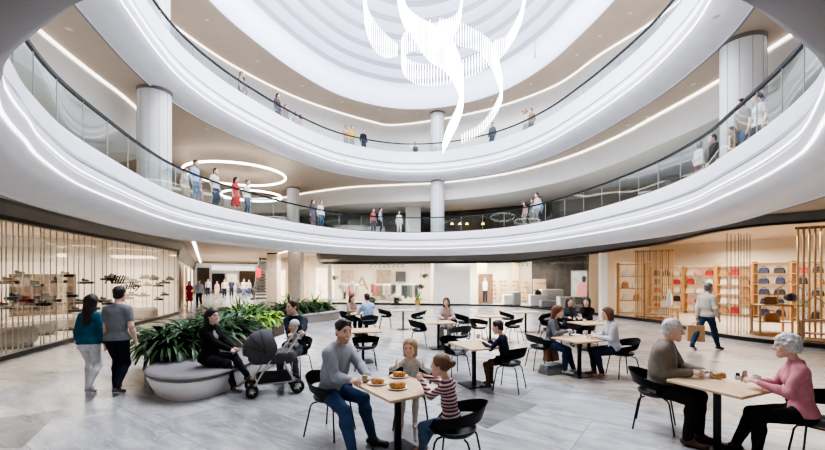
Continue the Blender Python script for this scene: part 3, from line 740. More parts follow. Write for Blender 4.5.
    if top is not None:
        tm = top if not isinstance(top,tuple) else cloth(top, topname)
        sT = torso.inflate(.013*S); sT.c(hp[1]+u*.015*S, hp[-1]+u*.015*S, .112*S*(1 if not child else .9), n=f, sc=.96, k=.05*S)
        for q in (1,-1):
            sT = sT+arm[q].inflate(.016*S) if sleeve!='none' else sT
            if sleeve=='long': sT = sT+fore[q].inflate(.013*S)
            if sleeve=='elbow': sT = sT+Soft().c(el[q], el[q]*.8+wr[q]*.2, .058*S*am, k=.03)
        if sleeve=='short':
            for q in (1,-1):
                sT.P = [p for p in sT.P if not (p[0]=='c' and np.allclose(p[1],sh[q]) and np.allclose(p[2],el[q]))]
                sT.c(sh[q], sh[q]*.45+el[q]*.55, .076*S*am,.068*S*am, k=.03*S)
        if dress:
            kz = (kn[1]+kn[-1])/2; c0 = pel+u*.05*S
            sT = sT+Soft().c(c0, V(c0[0],c0[1]+.02, (.42*S)), .15*S,.24*S, k=.05).cut(V(0,0,.40*S), V(0,0,-1))
        else:
            sT.cut(pel+u*(hem*S), -u)
        sT.P.append(('c',nb+u*.075*S,hc+f*.02,.066*S*(1 if m else 1.02),.09*S,None,1.0,.008,'s'))
        if neckline: sT.P.append(('c',nb+f*.10*S+u*.03*S, nb+f*.11*S-u*neckline*S,.045*S,.02*S,None,1.0,.01,'s'))
        softobj('dress' if dress else ('shirt' if jacket else 'top'), sT, hh_, tm, t, fold)
    if jacket is not None:
        jm = jacket if not isinstance(jacket,tuple) else cloth(jacket)
        sJ = torso.inflate(.028*S); sJ.c(hp[1]+u*.015*S, hp[-1]+u*.015*S, .122*S, n=f, sc=.96, k=.05*S)
        for q in (1,-1): sJ = sJ+arm[q].inflate(.026*S)+fore[q].inflate(.022*S)
        sJ.cut(pel+u*((hem-.03)*S), -u)
        sJ.P.append(('c',nb+u*.08*S,hc,.072*S,.1*S,None,1.0,.01,'s'))
        sJ.P.append(('c',nb+f*.16*S+u*.04*S, pel+f*.20*S+u*.0,.085*S,.035*S,None,1.0,.01,'s'))
        softobj('jacket', sJ, hh_, jm, t, fold)
    # ---- shoes
    shm = shoes if not isinstance(shoes,tuple) else M('shoe_%d_%d_%d'%tuple(int(c*255) for c in shoes), shoes, .5)
    slm = SOLEW if sole=='white' else (M('sole_dark',(.02,.02,.02),.7) if sole is None else cloth(sole))
    for q in (1,-1):
        a,td = ft[q]; zz = a[2]-.085*S; pit = max(0, zz)*1.2
        # heel lifted while walking: toes stay low
        toe = a+td*.165*S+V(0,0,-.052*S); toe[2] = max(.032*S, toe[2]-pit*1.1)
        heel = a-td*.035*S-V(0,0,.045*S); w = .043*S*(1 if m else .88)
        sx = Soft().c(heel, toe, w, w*.92, n=nz(np.cross(toe-heel, np.cross(V(0,0,1),toe-heel))), sc=.80, k=.02).c(a+V(0,0,-.01), a-V(0,0,.035*S)+td*.03*S, .043*S,.045*S, k=.03)
        if zz < .01: sx.cut(V(0,0,.004), V(0,0,-1))
        hz = min(heel[2],toe[2])
        def psole(C, mi, a=heel, b=toe): 
            tt = np.clip(((C-a)@(b-a))/((b-a)@(b-a)),0,1); mi[(C[:,2]-(a[2]+tt*(b[2]-a[2]))) < -.017*S] = 1
        softobj('shoe', sx, min(hh_,.012), [shm,slm], t, paint=psole)
    # ---- hair
    hr_ = Soft(); 
    if style!='none':
        cr = 1.0+.012/.09
        hr_.e(hp3(0,-.016,.034), V(.083,.102,.094)*hs, HR, k=.015)
        if style in ('long','pony','bun','bob','curly','halfup'): hr_.e(hp3(0,-.03,.02), V(.089,.092,.096)*hs, HR, k=.02)
        if style=='long' or style=='halfup':
            for q in (1,-1): hr_.c(hp3(.064*q,-.035,.0), hp3(.070*q,-.055,-.17), .032*hs,.028*hs, k=.03)
            bk = hp3(0,-.085,-.02); hr_.c(bk, bk-up0*.30*S-f*.075*S-u*.03*S, .085*hs,.07*hs, n=hf, sc=.5, k=.05)
        if style=='bob':
            for q in (1,-1): hr_.c(hp3(.064*q,-.02,.0), hp3(.068*q,-.01,-.10), .036*hs,.033*hs, k=.04)
            hr_.c(hp3(0,-.07,-.0), hp3(0,-.075,-.11), .078*hs,.066*hs, n=hf, sc=.55, k=.05)
        if style=='bun':
            hr_.e(hp3(0,-.125,.02), V(.042,.04,.042)*hs, HR, k=.012).c(hp3(.03,-.10,.0),hp3(.0,-.15,.03),.02*hs,k=.02)
        if style=='pony':
            hr_.c(hp3(0,-.11,.02), hp3(0,-.15,-.03), .026*hs,.03*hs,k=.02).c(hp3(0,-.15,-.03), hp3(0,-.13,-.15), .03*hs,.012*hs,k=.03)
        if style=='curly':
            rs = np.random.RandomState(3)
            for i in range(46):
                th = rs.uniform(0,2*PI); ph = rs.uniform(-.35,1.4); p = V(math.cos(th)*math.cos(ph)*.084, -.015+math.sin(th)*math.cos(ph)*.1, .03+math.sin(ph)*.09)
                hr_.e(hp3(*p), V(.02,.02,.018)*hs, k=.012)
        if style=='curly':
            for q in (1,-1): hr_.e(hp3(.062*q,-.035,-.03), V(.035,.05,.055)*hs, HR, k=.02)
            hr_.e(hp3(0,-.08,-.03), V(.07,.045,.06)*hs, HR, k=.02)
        if style=='short':
            rs = np.random.RandomState(5)
            for i in range(20): 
                x = rs.uniform(-.06,.06); y = rs.uniform(-.08,.035); hr_.e(hp3(x,y,.113-.04*(x/.06)**2-.03*(y/.08)**2), V(.022,.026,.016)*hs, k=.015)
        # face opening and hairline
        hr_.e(hp3(0,.10,-.030 if style!='short' else -.022), V(.064 if style not in('bob','long') else .058,.095,.085 if style!='short' else .094)*hs, HR, k=.02, op='s')
        if style in ('short','receding'):
            hr_.e(hp3(0,-.052,-.03), V(.068,.052,.062)*hs, HR, k=.02).cut(hp3(0,-.1,-.088), HR@V(0,.58,-1)) ; 
            for q in (1,-1): hr_.e(hp3(.085*q,.03,-.055), V(.03,.06,.05)*hs, HR, k=.01, op='s')
        if style=='receding': hr_.e(hp3(0,.09,.085), V(.055,.06,.06)*hs, HR, k=.02, op='s')
        if style in ('bun','pony','curly'): hr_.cut(hp3(0,-.1,-.085 if style!='curly' else -.12), HR@V(0,.6,-1))
        softobj('hair', hr_, max(min(h,.012),.007), hm, t, fold=.0025)
    if hood is not None:
        s_h = Soft().e(hp3(0,-.03,.03), V(.10,.115,.115)*hs, HR, k=.02).e(hp3(0,.11,-.02), V(.062,.09,.085)*hs, HR, k=.015, op='s').cut(hp3(0,0,-.1), -hu)
        softobj('hood', s_h, h, cloth(hood), t)
    t['_'] = 0; del t['_']
    return t
# ================================================================ FURNITURE
OAK = wood_mat('light_oak', (.56,.38,.21), (.76,.57,.37), .4, 3, 0)
PLASTIC = M('black_plastic', (.012,.012,.013), .38)
METALB = M('black_metal', (.012,.012,.012), .35, metal=.3)
CHROME = M('satin_silver', (.62,.62,.62), .3, metal=.9)
RUBBER = M('rubber', (.02,.02,.02), .7)
def make_chair():
    t = thing('dining_chair', 'x', 'chair')
    # bucket shell with an open oval slot under the backrest; faces +Y
    NA, NV = 48, 10
    def P(a, v):          # a=0 at the back, +-pi at the front, v 0..1 seat rim -> top
        front = (1-math.cos(a))/2
        top = .775-.17*front**.8 if abs(a) < 2.25 else .60-.12*min(1,(abs(a)-2.25)/.5)
        if abs(a) > 2.75: top = .455
        z = .445+(top-.445)*v
        rr = .215+.05*v**.7+.018*v
        return Vector((rr*1.08*math.sin(a), -rr*math.cos(a)*(.98+.02*v)+(.02-.05*v)*(1-front), z))
    def hole(a,v): return abs(a) < 1.75 and .16 < v < .55-.10*(abs(a)/1.75)**2
    def solid(faces_ok, name, thick=.010):
        bm = bmesh.new(); vv = {}
        def vert(i,j):
            if (i,j) not in vv: vv[i,j] = bm.verts.new(P(-PI+2*PI*i/NA, j/NV))
            return vv[i,j]
        for i in range(NA):
            for j in range(NV):
                a = -PI+2*PI*(i+.5)/NA; v = (j+.5)/NV
                if faces_ok(a,v): bm.faces.new((vert(i,j),vert((i+1)%NA,j),vert((i+1)%NA,j+1),vert(i,j+1)))
        return bm, vv
    # backrest and arms
    bm,_ = solid(lambda a,v: not hole(a,v) and abs(a) < 2.6 and v > .16, 'backrest')
    bmesh.ops.solidify(bm, geom=bm.faces[:], thickness=.014)
    bmesh.ops.recalc_face_normals(bm, faces=bm.faces)
    me = bpy.data.meshes.new('backrest'); bm.to_mesh(me); bm.free(); link('backrest', me, PLASTIC, t, True)
    # seat pan: shallow dish with rim
    g = G(); K=7; n=40; vs=[]
    prof = [(0,.425),(.3,.424),(.6,.428),(.85,.442),(1.0,.468),(1.06,.50)]
    for q,z in prof:
        for j in range(n):
            a = 2*PI*j/n; p = P(a-PI,0); zz = z if not (abs(a-PI) > 2.5) else min(z,.455-.012*(q>.99))
            if abs(a-PI) > 2.2: zz = min(zz,.462)
            vs.append((p.x*q, p.y*q+.0, zz))
    g.v = vs
    for i in range(len(prof)-1):
        for j in range(n): g.f.append((i*n+j,i*n+(j+1)%n,(i+1)*n+(j+1)%n,(i+1)*n+j)); g.m.append(0)
    o = g.build('seat', PLASTIC, t, True); 
    bm = bmesh.new(); bm.from_mesh(o.data); bmesh.ops.remove_doubles(bm, verts=bm.verts, dist=.0005); bmesh.ops.solidify(bm, geom=bm.faces[:], thickness=.014); bmesh.ops.recalc_face_normals(bm, faces=bm.faces); bm.to_mesh(o.data); bm.free(); o.data.polygons.foreach_set('use_smooth',[True]*len(o.data.polygons))
    for sx in (-1,1):
        for sy in (-1,1):
            g = G(); g.tube([(.12*sx,.11*sy,.425),(.165*sx,.15*sy,.415),(.185*sx,.17*sy,.38),(.235*sx,(.235 if sy<0 else .225)*sy,.004)], .0105, 7); g.build('leg', METALB, t, True)
    return t
CHAIR = make_chair()
first = [True]
def chair(x, y, yaw, label, group=None):
    if first[0]:
        first[0] = False; o = CHAIR; o.location=(x,y,0); o.rotation_euler=(0,0,yaw); o['label']=label
    else: o = dup(CHAIR,(x,y,0),yaw,label)
    o['group'] = group or 'black dining chairs'
    return o
def table(x, y, rz, sx, sy, label):
    t = thing('cafe_table', label, 'table', (x,y,0), rz, 'oak cafe tables')
    g = G(); g.rbox((0,0,.733),(sx,sy,.034),.015); g.build('tabletop', OAK, t)
    g = G(); g.rbox((0,0,.365),(.062,.062,.70),.008); g.build('pedestal', METALB, t)
    g = G(); g.rbox((0,0,.009),(.46,.46,.018),.02); g.build('base_plate', METALB, t)
    g = G(); g.box((0,0,.708),(.3,.3,.014)); g.build('mounting_plate', METALB, t)
    return t
def rot(x,y,a): return (x*math.cos(a)-y*math.sin(a), x*math.sin(a)+y*math.cos(a))
T = {}
def tb(key, x, y, rz, sx, sy, label): T[key]=(x,y,rz); table(x,y,rz,sx,sy,label)
tb('family', -.17,4.60, math.atan2(-.82,.57), .86,.72, 'light oak square table with croissants where the father and two girls sit')
tb('elder', 3.55,4.66, math.atan2(-.91,.42), .80,.62, 'light oak table between the white haired man and the woman in pink')
tb('boy', 1.14,7.42, math.atan2(-.925,.38), .90,.62, 'light oak table in front of the boy in the navy sweater')
tb('pair', 3.4,8.15, .42, .82,.74, 'light oak table between the two women chatting with a paper bag beside them')
tb('dark', 4.85,11.0, .3, .85,.75, 'light oak table behind the two chatting women, with the dark clothed couple')
tb('left', -1.17,9.45, .25, .8,.7, 'empty light oak table just behind the smiling father')
tb('chat', -1.78,13.9, .2, .75,.7, 'light oak table half hidden between the couple near the planter')
tb('backleft', -.36,15.3, .1, .95,.75, 'empty light oak table farthest left before the bright clothing shop')
tb('lone', .72,11.2, .15, .85,.75, 'light oak table of the woman sitting alone with long dark hair')
tb('mid', 2.5,12.9, .1, .85,.75, 'empty light oak table in the middle of the back row of tables')
tb('backright', 4.1,14.5, .05, .95,.75, 'empty light oak table nearest the shoe shop with the wooden panels')
# chairs -----------------------------------------------------------
chair(-1.05,5.12,-PI/2-.42,'black shell chair under the father in the grey sweater')
chair(-.02,5.42,PI,'black shell chair hidden behind the blonde girl at the family table')
chair(.44,4.02,PI/2-.35,'large black shell chair in the front under the girl in the striped top')
chair(3.22,5.32,-PI/2-.60,'black shell chair under the white haired man in the cardigan')
chair(4.32,4.20,PI/2+.50,'black open backed chair under the white haired woman in pink')
chair(1.72,7.10,math.atan2(.85,.5),'black shell chair under the boy in the navy sweater')
chair(.86,8.15,PI+.5,'black chair with an open back across the table from the boy')
chair(2.78,8.75,-PI/2+.1,'black chair behind the woman in the grey jacket, paper bag beside it')
chair(4.22,8.02,PI/2+.05,'black chair under the woman in the white sweater')
chair(-1.02,8.72,.15,'empty black chair with its back to us just behind the father')
chair(-1.42,13.2,.25,'black chair of the man in the light blue shirt')
chair(-2.3,14.3,-PI/2-.4,'black chair of the woman with wavy hair near the planter')
chair(-1.05,15.6,-PI/2,'black chair on the left of the farthest left empty table')
chair(.22,14.95,PI/2-.4,'black chair on the right of the farthest left empty table')
chair(.18,11.55,-PI/2,'black chair on the left of the lone woman\'s table')
chair(1.22,10.35,.35,'black chair with its back to us in front of the lone woman')
chair(1.05,12.05,PI,'black chair under the lone woman with long dark hair')
chair(1.72,13.5,-PI/2-.2,'black armchair behind and left of the middle back table')
chair(2.0,12.15,-.55,'black armchair in front of the middle back table showing its oval opening')
chair(3.12,12.35,PI/2-.6,'black chair on the right of the middle back table')
chair(3.48,14.7,-PI/2,'black armchair on the left of the table nearest the shoe shop')
chair(4.72,14.2,PI/2-.4,'black armchair on the right of the table nearest the shoe shop')
chair(4.0,11.6,-PI/2+.2,'black chair left of the table where the dark clothed couple sits')
chair(5.15,11.85,PI,'black chair under the dark clothed man')
chair(4.62,12.05,PI+.1,'black chair under the woman next to the dark clothed man')
chair(-2.33,8.05,PI-.3,'black chair under the man with the stroller')
# ---------------------------------------------------------------- table ware
CER = M('white_ceramic', (.82,.81,.79), .25)
COFFEE = M('coffee', (.10,.045,.02), .2)
CRUST = M('pastry', (.52,.25,.07), .5, noise=.4, nscale=40, bump=.4)
def make_plate():
    t = thing('plate','x','plate'); g = G(); g.lathe([(0,.004),(.065,.004),(.075,.008),(.115,.016),(.117,.019),(.112,.019),(.073,.012),(.06,.009),(0,.009)], n=32); g.build('dish', CER, t, True); return t
def make_croissant():
    s = Soft(); n = 9
    for i in range(n):
        a = (i-(n-1)/2)/(n-1)*2.9; b = (i+1-(n-1)/2)/(n-1)*2.9
        if i == n-1: break
        f0 = lambda q: V(.055*math.sin(q), .055*math.cos(q)-.03, .026)
        rad = .027*max(0,math.cos(a*.98))**.8+.009
        s.c(f0(a), f0((a+b)/2), rad, rad*.86, k=.004)
    me = s.mesh('croissant', .0035); o = link('croissant', me, CRUST, None, True); return o
def make_mug(h=.085, r=.038, mat=CER, handle=True):
    t = thing('coffee_cup','x','cup'); g = G(); g.lathe([(0,0),(r*.72,0),(r*.9,.01),(r,h*.6),(r,h),(r*.93,h),(r*.9,h*.6),(r*.7,.012),(0,.01)], n=24); g.build('cup_body', mat, t, True)
    if handle:
        g = G(); g.tube([(r*.95,0,h*.75),(r+.022,0,h*.72),(r+.028,0,h*.5),(r+.02,0,h*.28),(r*.93,0,h*.25)], .0055, 8); g.build('handle', mat, t, True)
    g = G(); g.lathe([(0,.012),(r*.68,.012),(r*.86,h*.55),(r*.9,h*.82),(0,h*.82)], n=24); g.build('drink', COFFEE, t); return t
PL = make_plate(); CRO = make_croissant(); MUG = make_mug()
used = {}
def put(o, key, loc, rz, label, cat, group, scale=None):
    if key not in used:
        used[key] = 1; c = o; c.location = loc; c.rotation_euler = (0,0,rz)
        if scale: c.scale = (scale,)*3
        tag(c, label, cat, group); return c
    return tag(dup(o, loc, rz, label, group, scale), None, cat)
TZ = .7505
def tp(px,py,z=TZ): 
    p = at(px,py,z); return (p.x,p.y,z)
plates = [('back plate nearest the blonde girl',(399,377)),('left plate of the family table',(377.5,384)),('front plate of the family table',(397.5,388.5))]
for lab,(a,b) in plates:
    p = tp(a,b); put(PL,'pl',p,0,'white round plate, the '+lab+', with a croissant','plate','plates on the family table')
    put(CRO,'cr',(p[0],p[1],TZ+.008),random.uniform(-.6,.6)+PI,'golden croissant on the '+lab,'croissant','croissants on the family table',1.15 if b<388 else 1.3)
p = tp(719,378); put(PL,'pl',p,0,'white plate with pastry in front of the white haired man','plate','plates',.95)
put(CRO,'cr',(p[0],p[1],TZ+.008),.4+PI,'golden pastry on the plate between the elderly couple','croissant','pastries')
put(MUG,'mug',tp(701,377.5),PI*.8,'white coffee cup by the hands of the white haired man','cup','cups',1.05)
put(MUG,'mug',(3.83,4.45,.815),PI,'white cup held by the white haired woman in pink','cup','cups')
GL = make_mug(.105,.036,glass_mat('tumbler',(.92,.9,.88),.10),True)
used['gl']=1; GL.name='glass_mug'; GL.location=tp(365,382.5); tag(GL,'clear glass mug with a milky drink in front of the father','glass mug','drinks on the family table')
GL.rotation_euler=(0,0,-.5)
for c_ in KIDS(GL):
    if c_.name.startswith('drink'): c_.data = c_.data.copy(); c_.data.materials[0] = M('milk_coffee',(.62,.50,.38),.4)
# small paper menu stand and bud vase on the elderly table
t = thing('menu_card','small beige folded card standing beside the cup of the woman in pink','card',(*tp(744.5,382)[:2],TZ),.5)
g = G(); g.box((0,.012,.068),(.075,.003,.135),M4=Matrix.Rotation(.13,3,'X')); g.build('front_panel', M('card_beige',(.72,.58,.46),.7), t)
g = G(); g.box((0,-.016,.068),(.075,.003,.135),M4=Matrix.Rotation(-.13,3,'X')); g.build('back_panel', M('card_beige',(.72,.58,.46),.7), t)
t = thing('sugar_pot','small white pot with dark sachets beside the beige card','pot',(*tp(738,379.5)[:2],TZ))
g = G(); g.lathe([(0,0),(.03,0),(.034,.05),(.03,.05),(.027,.008),(0,.008)],n=20); g.build('pot', CER, t, True)
g = G()
for i in range(6): g.box((.012*math.cos(i),.012*math.sin(i),.055),(.02,.004,.05),i*.7)
g.build('sachet', M('sachet_dark',(.03,.03,.035),.6), t)
# pair table ware
put(MUG,'mug',tp(570,333.5),0,'white cup near the woman in the grey jacket','cup','cups')
put(MUG,'mug',tp(586,334.5),PI,'white cup near the woman in the white sweater','cup','cups')
put(PL,'pl',tp(576,335.5),0,'white plate on the table of the two chatting women','plate','plates')
# open booklet on boy's table
t = thing('open_booklet','pale open booklet lying on the boy\'s table','booklet',(*tp(464,340.5)[:2],TZ),-1.2)
for q in (-1,1):
    g = G(); g.add([(0,-.11,.004),(.16*q,-.11,.010),(.16*q,.11,.010),(0,.11,.004),(.08*q,-.11,.016),(.08*q,.11,.016)],[(0,4,5,3),(4,1,2,5)]); g.build('page', M('paper',(.62,.66,.68),.6), t, True)
p = tp(478,338.5); put(MUG,'mug',p,0,'small pale cup in front of the boy','cup','cups')
p = tp(438,321.5); put(MUG,'mug',p,0,'white cup on the table of the lone woman','cup','cups')
p = tp(362,313,.75); put(MUG,'mug',(-1.85,13.85,TZ),0,'white cup between the couple near the planter','cup','cups')
for i,(x,y) in enumerate(((4.75,11.05),(5.1,10.95))):
    put(MUG,'mug',(x,y,TZ),0,['white cup on the left','white cup on the right'][i]+' of the dark clothed couple\'s table','cup','cups')
# brown tote and grey bag beside the women
BAGB = M('brown_leather',(.30,.13,.07),.5,noise=.15,nscale=10)
def bag(name, loc, rz, w, d, hgt, mat, label, cat, handle=.10, hm=None, taper=.85, group=None):
    t = thing(name, label, cat, loc, rz, group); g = G()
    b = [(-w/2,-d/2),(w/2,-d/2),(w/2,d/2),(-w/2,d/2)]; N=len(b)
    lv = [(0,.94),(hgt*.06,1.0),(hgt*.55,1.0),(hgt*.95,taper),(hgt,taper*.96)]
    for z,s in lv: g.v += [(x*s,y*(s if z<hgt*.5 else s*.7),z) for x,y in b]
    g.f = [(3,2,1,0),tuple(range(16,20))]+[(k*4+i,k*4+(i+1)%4,k*4+4+(i+1)%4,k*4+4+i) for k in range(4) for i in range(4)]; g.m=[0]*len(g.f)
    g.build('bag_body', mat, t)
    if handle:
        for q in (-1,1):
            g = G(); g.tube([(-w*.22,q*d*.28,hgt*.96)]+[(-w*.22*math.cos(PI*i/6),q*d*.28,hgt*.96+handle*math.sin(PI*i/6)) for i in range(1,6)]+[(w*.22,q*d*.28,hgt*.96)], .007, 6); g.build('handle', hm or mat, t, True)
    return t
p = at(551,362,.16); bag('shoulder_bag',(p.x,p.y,.19),.5,.34,.15,.30,BAGB,'brown leather bag standing on the grey box bag beside the chatting women','bag',.12)
p = at(552,373,0); bag('tote_bag',(p.x,p.y,.0),.5,.50,.30,.19,M('grey_bag',(.16,.17,.17),.7,noise=.3,nscale=9),'dark grey soft bag on the floor below the brown bag','bag',0,taper=.95)
# ---------------------------------------------------------------- bench and planters
STONEW = M('white_stone',(.84,.83,.82),.35,noise=.03,nscale=3)
CUSH = M('grey_cushion',(.20,.19,.195),.75,noise=.06,nscale=8)
SOIL = M('planter_dark',(.055,.04,.032),.8,noise=.4,nscale=8)
bpts = crom([(-4.80,7.75),(-4.72,7.15),(-4.40,6.62),(-3.9,6.32),(-3.45,6.36),(-3.15,6.85),(-3.05,7.9),(-3.0,9.2),(-3.05,10.6),(-3.15,11.9),(-3.6,12.2),(-3.85,11.2),(-3.9,9.8),(-4.15,8.7)],6)
def blob(name, C, levels, mat, parent):
    g = G(); c = C.mean(0); n=len(C); Nn = normals(C); sgn = 1 if ((c-C[0])@Nn[0])>0 else -1
    for z,ins in levels: g.v += [(*(C[i]+Nn[i]*sgn*ins),z) for i in range(n)]
    for k in range(len(levels)-1):
        for i in range(n): g.f.append((k*n+i,k*n+(i+1)%n,(k+1)*n+(i+1)%n,(k+1)*n+i)); g.m.append(0)
    g.f += [tuple(reversed(range(n))),tuple(range((len(levels)-1)*n,len(levels)*n))]; g.m += [0,0]
    return g.build(name, mat, parent, True)
t = thing('bench','curved white stone bench with dark grey seat pad where the woman in black sits','bench',(-3.9,8.5,0))
blob('bench_base', bpts-np.array([-3.9,8.5]), [(0,.15),(.06,.12),(.27,.02),(.325,.02),(.335,.05)], STONEW, t)
cpts = crom([(-4.80,7.75),(-4.72,7.15),(-4.40,6.62),(-3.9,6.32),(-3.45,6.36),(-3.15,6.85),(-3.05,7.9),(-3.1,8.7),(-3.5,9.0),(-3.95,8.9),(-4.15,8.5),(-4.45,8.1)],6)
blob('seat_pad', cpts-np.array([-3.9,8.5]), [(.335,.03),(.345,.0),(.39,-.015),(.42,.01),(.43,.05)], CUSH, t)
def planter(name,label,pts,hgt,mat,loc,cap=None):
    t = thing(name,label,'planter',(*loc,0)); g = G(); P = [(x-loc[0],y-loc[1]) for x,y in pts]; g.prism(P,0,hgt); g.build('box', mat, t)
    c = (sum(x for x,y in P)/len(P),sum(y for x,y in P)/len(P)); g = G(); g.prism([(c[0]+(x-c[0])*.93,c[1]+(y-c[1])*.93) for x,y in P],hgt,hgt+.03); g.build('soil', SOIL, t)
    if cap: 
        pp = crom(np.array(P),4); blob('rim', pp, [(hgt-.10,-.10),(hgt-.06,-.14),(hgt-.03,-.14),(hgt-.0,-.06)], cap, t)
    return t
pl1 = [(-4.88,7.42),(-4.12,7.95),(-3.92,9.2),(-3.98,11.5),(-4.1,12.8),(-5.4,12.8),(-5.7,10.5),(-5.4,8.6)]
planter('planter','dark planter box full of ferns behind the woman on the bench',pl1,.60,M('planter_box',(.075,.045,.032),.6,noise=.3,nscale=5),(-4.6,10))
g = G(); g.box((-4.93,7.38,.42),(.035,.035,.84)); o = g.build('post', M('white_post',(.75,.74,.72),.4)); tag(o,'slim white post at the front corner of the fern planter','post')
pl2 = [(-6.2,13.6),(-5.5,14.6),(-4.7,16.8),(-3.5,19.3),(-4.4,20.6),(-6.5,20.4),(-8.2,18.6),(-8.4,15.4),(-7.4,13.6)]
planter('planter','long planter with a pale rim ledge in front of the stone columns',pl2,.42,M('planter_base_pale',(.5,.45,.4),.5),(-6.3,16.8),M('rim_stone',(.36,.33,.31),.5))
# plants: each with its own crown of arching leaves
def plant_mesh(seed, n, L, W, arch, mats, up=.9, segs=5):
    rs = random.Random(seed); g = G()
    for i in range(n):
        a = rs.uniform(0,2*PI); l = L*rs.uniform(.55,1.1); el = rs.uniform(.25,1.35)*up; w = W*rs.uniform(.7,1.2); b0 = len(g.v)
        p = Vector((.05*math.cos(a)*rs.random(),.05*math.sin(a)*rs.random(),0)); e = el; tw = rs.uniform(-.5,.5)
        for s in range(segs+1):
            ww = w*math.sin(PI*min(.97,(s+.35)/(segs+.6)))**.8; side = Vector((-math.sin(a+tw),math.cos(a+tw),0))
            g.v += [tuple(p-side*ww/2+Vector((0,0,.15*ww))), tuple(p), tuple(p+side*ww/2+Vector((0,0,.15*ww)))]
            p = p+Vector((math.cos(a)*math.cos(e),math.sin(a)*math.cos(e),math.sin(e)))*l/segs; e -= arch*rs.uniform(.7,1.3)/segs
        for s in range(segs):
            k = b0+s*3; mi = rs.choice((0,0,1)); g.f += [(k,k+1,k+4,k+3),(k+1,k+2,k+5,k+4)]; g.m += [mi,mi]
    me = bpy.data.meshes.new('foliage'); me.from_pydata(g.v,[],g.f); me.polygons.foreach_set('material_index',g.m)
    for m in mats: me.materials.append(m)
    me.polygons.foreach_set('use_smooth',[True]*len(g.f)); return me
GR1 = M('leaf_dark',(.030,.085,.022),.4,noise=.35,nscale=6); GR2 = M('leaf_mid',(.065,.16,.035),.4,noise=.3,nscale=6)
LM1 = M('leaf_lime',(.26,.44,.05),.45,noise=.2,nscale=6); LM2 = M('leaf_lime_pale',(.36,.52,.09),.45); RD = M('leaf_red',(.12,.035,.03),.45,noise=.3,nscale=6)
FERN = [plant_mesh(s,130,.66,.058,1.6,[GR1,GR1,GR2]) for s in (1,2,3)]
LIME = plant_mesh(5,110,.48,.10,1.6,[LM1,LM2]); SPIKY = plant_mesh(6,34,.85,.06,.6,[GR2,LM1],1.1); RED = plant_mesh(8,70,.5,.06,1.2,[RD,GR1])
def plant(me, x, y, z, sc, label, group, name='fern'):
    t = thing(name, label, 'plant', (x,y,z), random.uniform(0,6.28), group); t.scale=(sc,)*3
    o = bpy.data.objects.new('foliage', me); COL.objects.link(o); o.parent = t
    return t
front = [(-4.75,7.75),(-4.45,8.1),(-5.0,8.05),(-5.25,8.5),(-4.75,8.45),(-4.5,8.75),(-5.15,9.1),(-4.55,9.4),(-4.3,9.3),(-5.4,9.7),(-4.85,9.9),(-4.3,10.1),(-5.35,10.5),(-4.7,10.8),(-5.3,11.4),(-4.7,11.7)]
for i,(x,y) in enumerate(front):
    plant(FERN[i%3],x,y,.60,random.uniform(1.2,1.5),'dark green fern with arching fronds in the planter behind the bench','ferns in the bench planter')
plant(LIME,-4.22,10.7,.72,1.1,'lime green leafy plant just behind the dark haired woman on the bench','lime plants','leafy_plant')
plant(LIME,-4.2,11.5,.72,1.15,'lime green leafy plant at the back end of the bench planter','lime plants','leafy_plant')
plant(LIME,-4.4,12.3,.75,1.0,'pale lime plant farthest back in the bench planter','lime plants','leafy_plant')
plant(SPIKY,-4.9,12.0,.75,1.0,'tall spiky bright green plant rising above the ferns','spiky plants','spiky_plant')
backp = [(-6.1,14.3),(-6.9,14.5),(-7.5,15.2),(-5.9,15.2),(-6.6,15.7),(-5.5,16.0),(-7.4,16.6),(-6.2,16.8),(-5.2,16.9),(-6.9,17.7),(-5.6,17.8),(-4.8,17.9),(-6.1,18.7),(-5.1,18.9),(-4.3,19.2),(-5.6,19.6),(-4.6,20.0)]
for i,(x,y) in enumerate(backp):
    if i in (1,5): plant(RED,x,y,.42,1.35,['dark red leafed plant left of the row in the long planter','dark red leafed plant nearer the middle of the long planter'][i>1],'red plants','red_plant')
    else: plant(FERN[(i+1)%3],x,y,.42,random.uniform(1.15,1.5),'green fern in the long planter before the stone columns','ferns in the long planter')
for i,(x,y,l) in enumerate(((-6.5,15.0,'left part'),(-5.3,17.4,'middle'),(-4.7,19.0,'right end'))): plant(SPIKY,x,y,.5,1.1,'spiky green plant in the '+l+' of the long planter','spiky plants in the long planter','spiky_plant')
# ---------------------------------------------------------------- stroller
st = thing('stroller','dark grey baby stroller with rounded hood and silver frame beside the bench','stroller',(-2.46,6.97,0),.42); st.scale=(1.08,1.08,1.08)
GREYF = M('stroller_fabric',(.075,.072,.078),.8,noise=.1,nscale=20); GREYF2 = M('stroller_lining',(.03,.03,.032),.85)
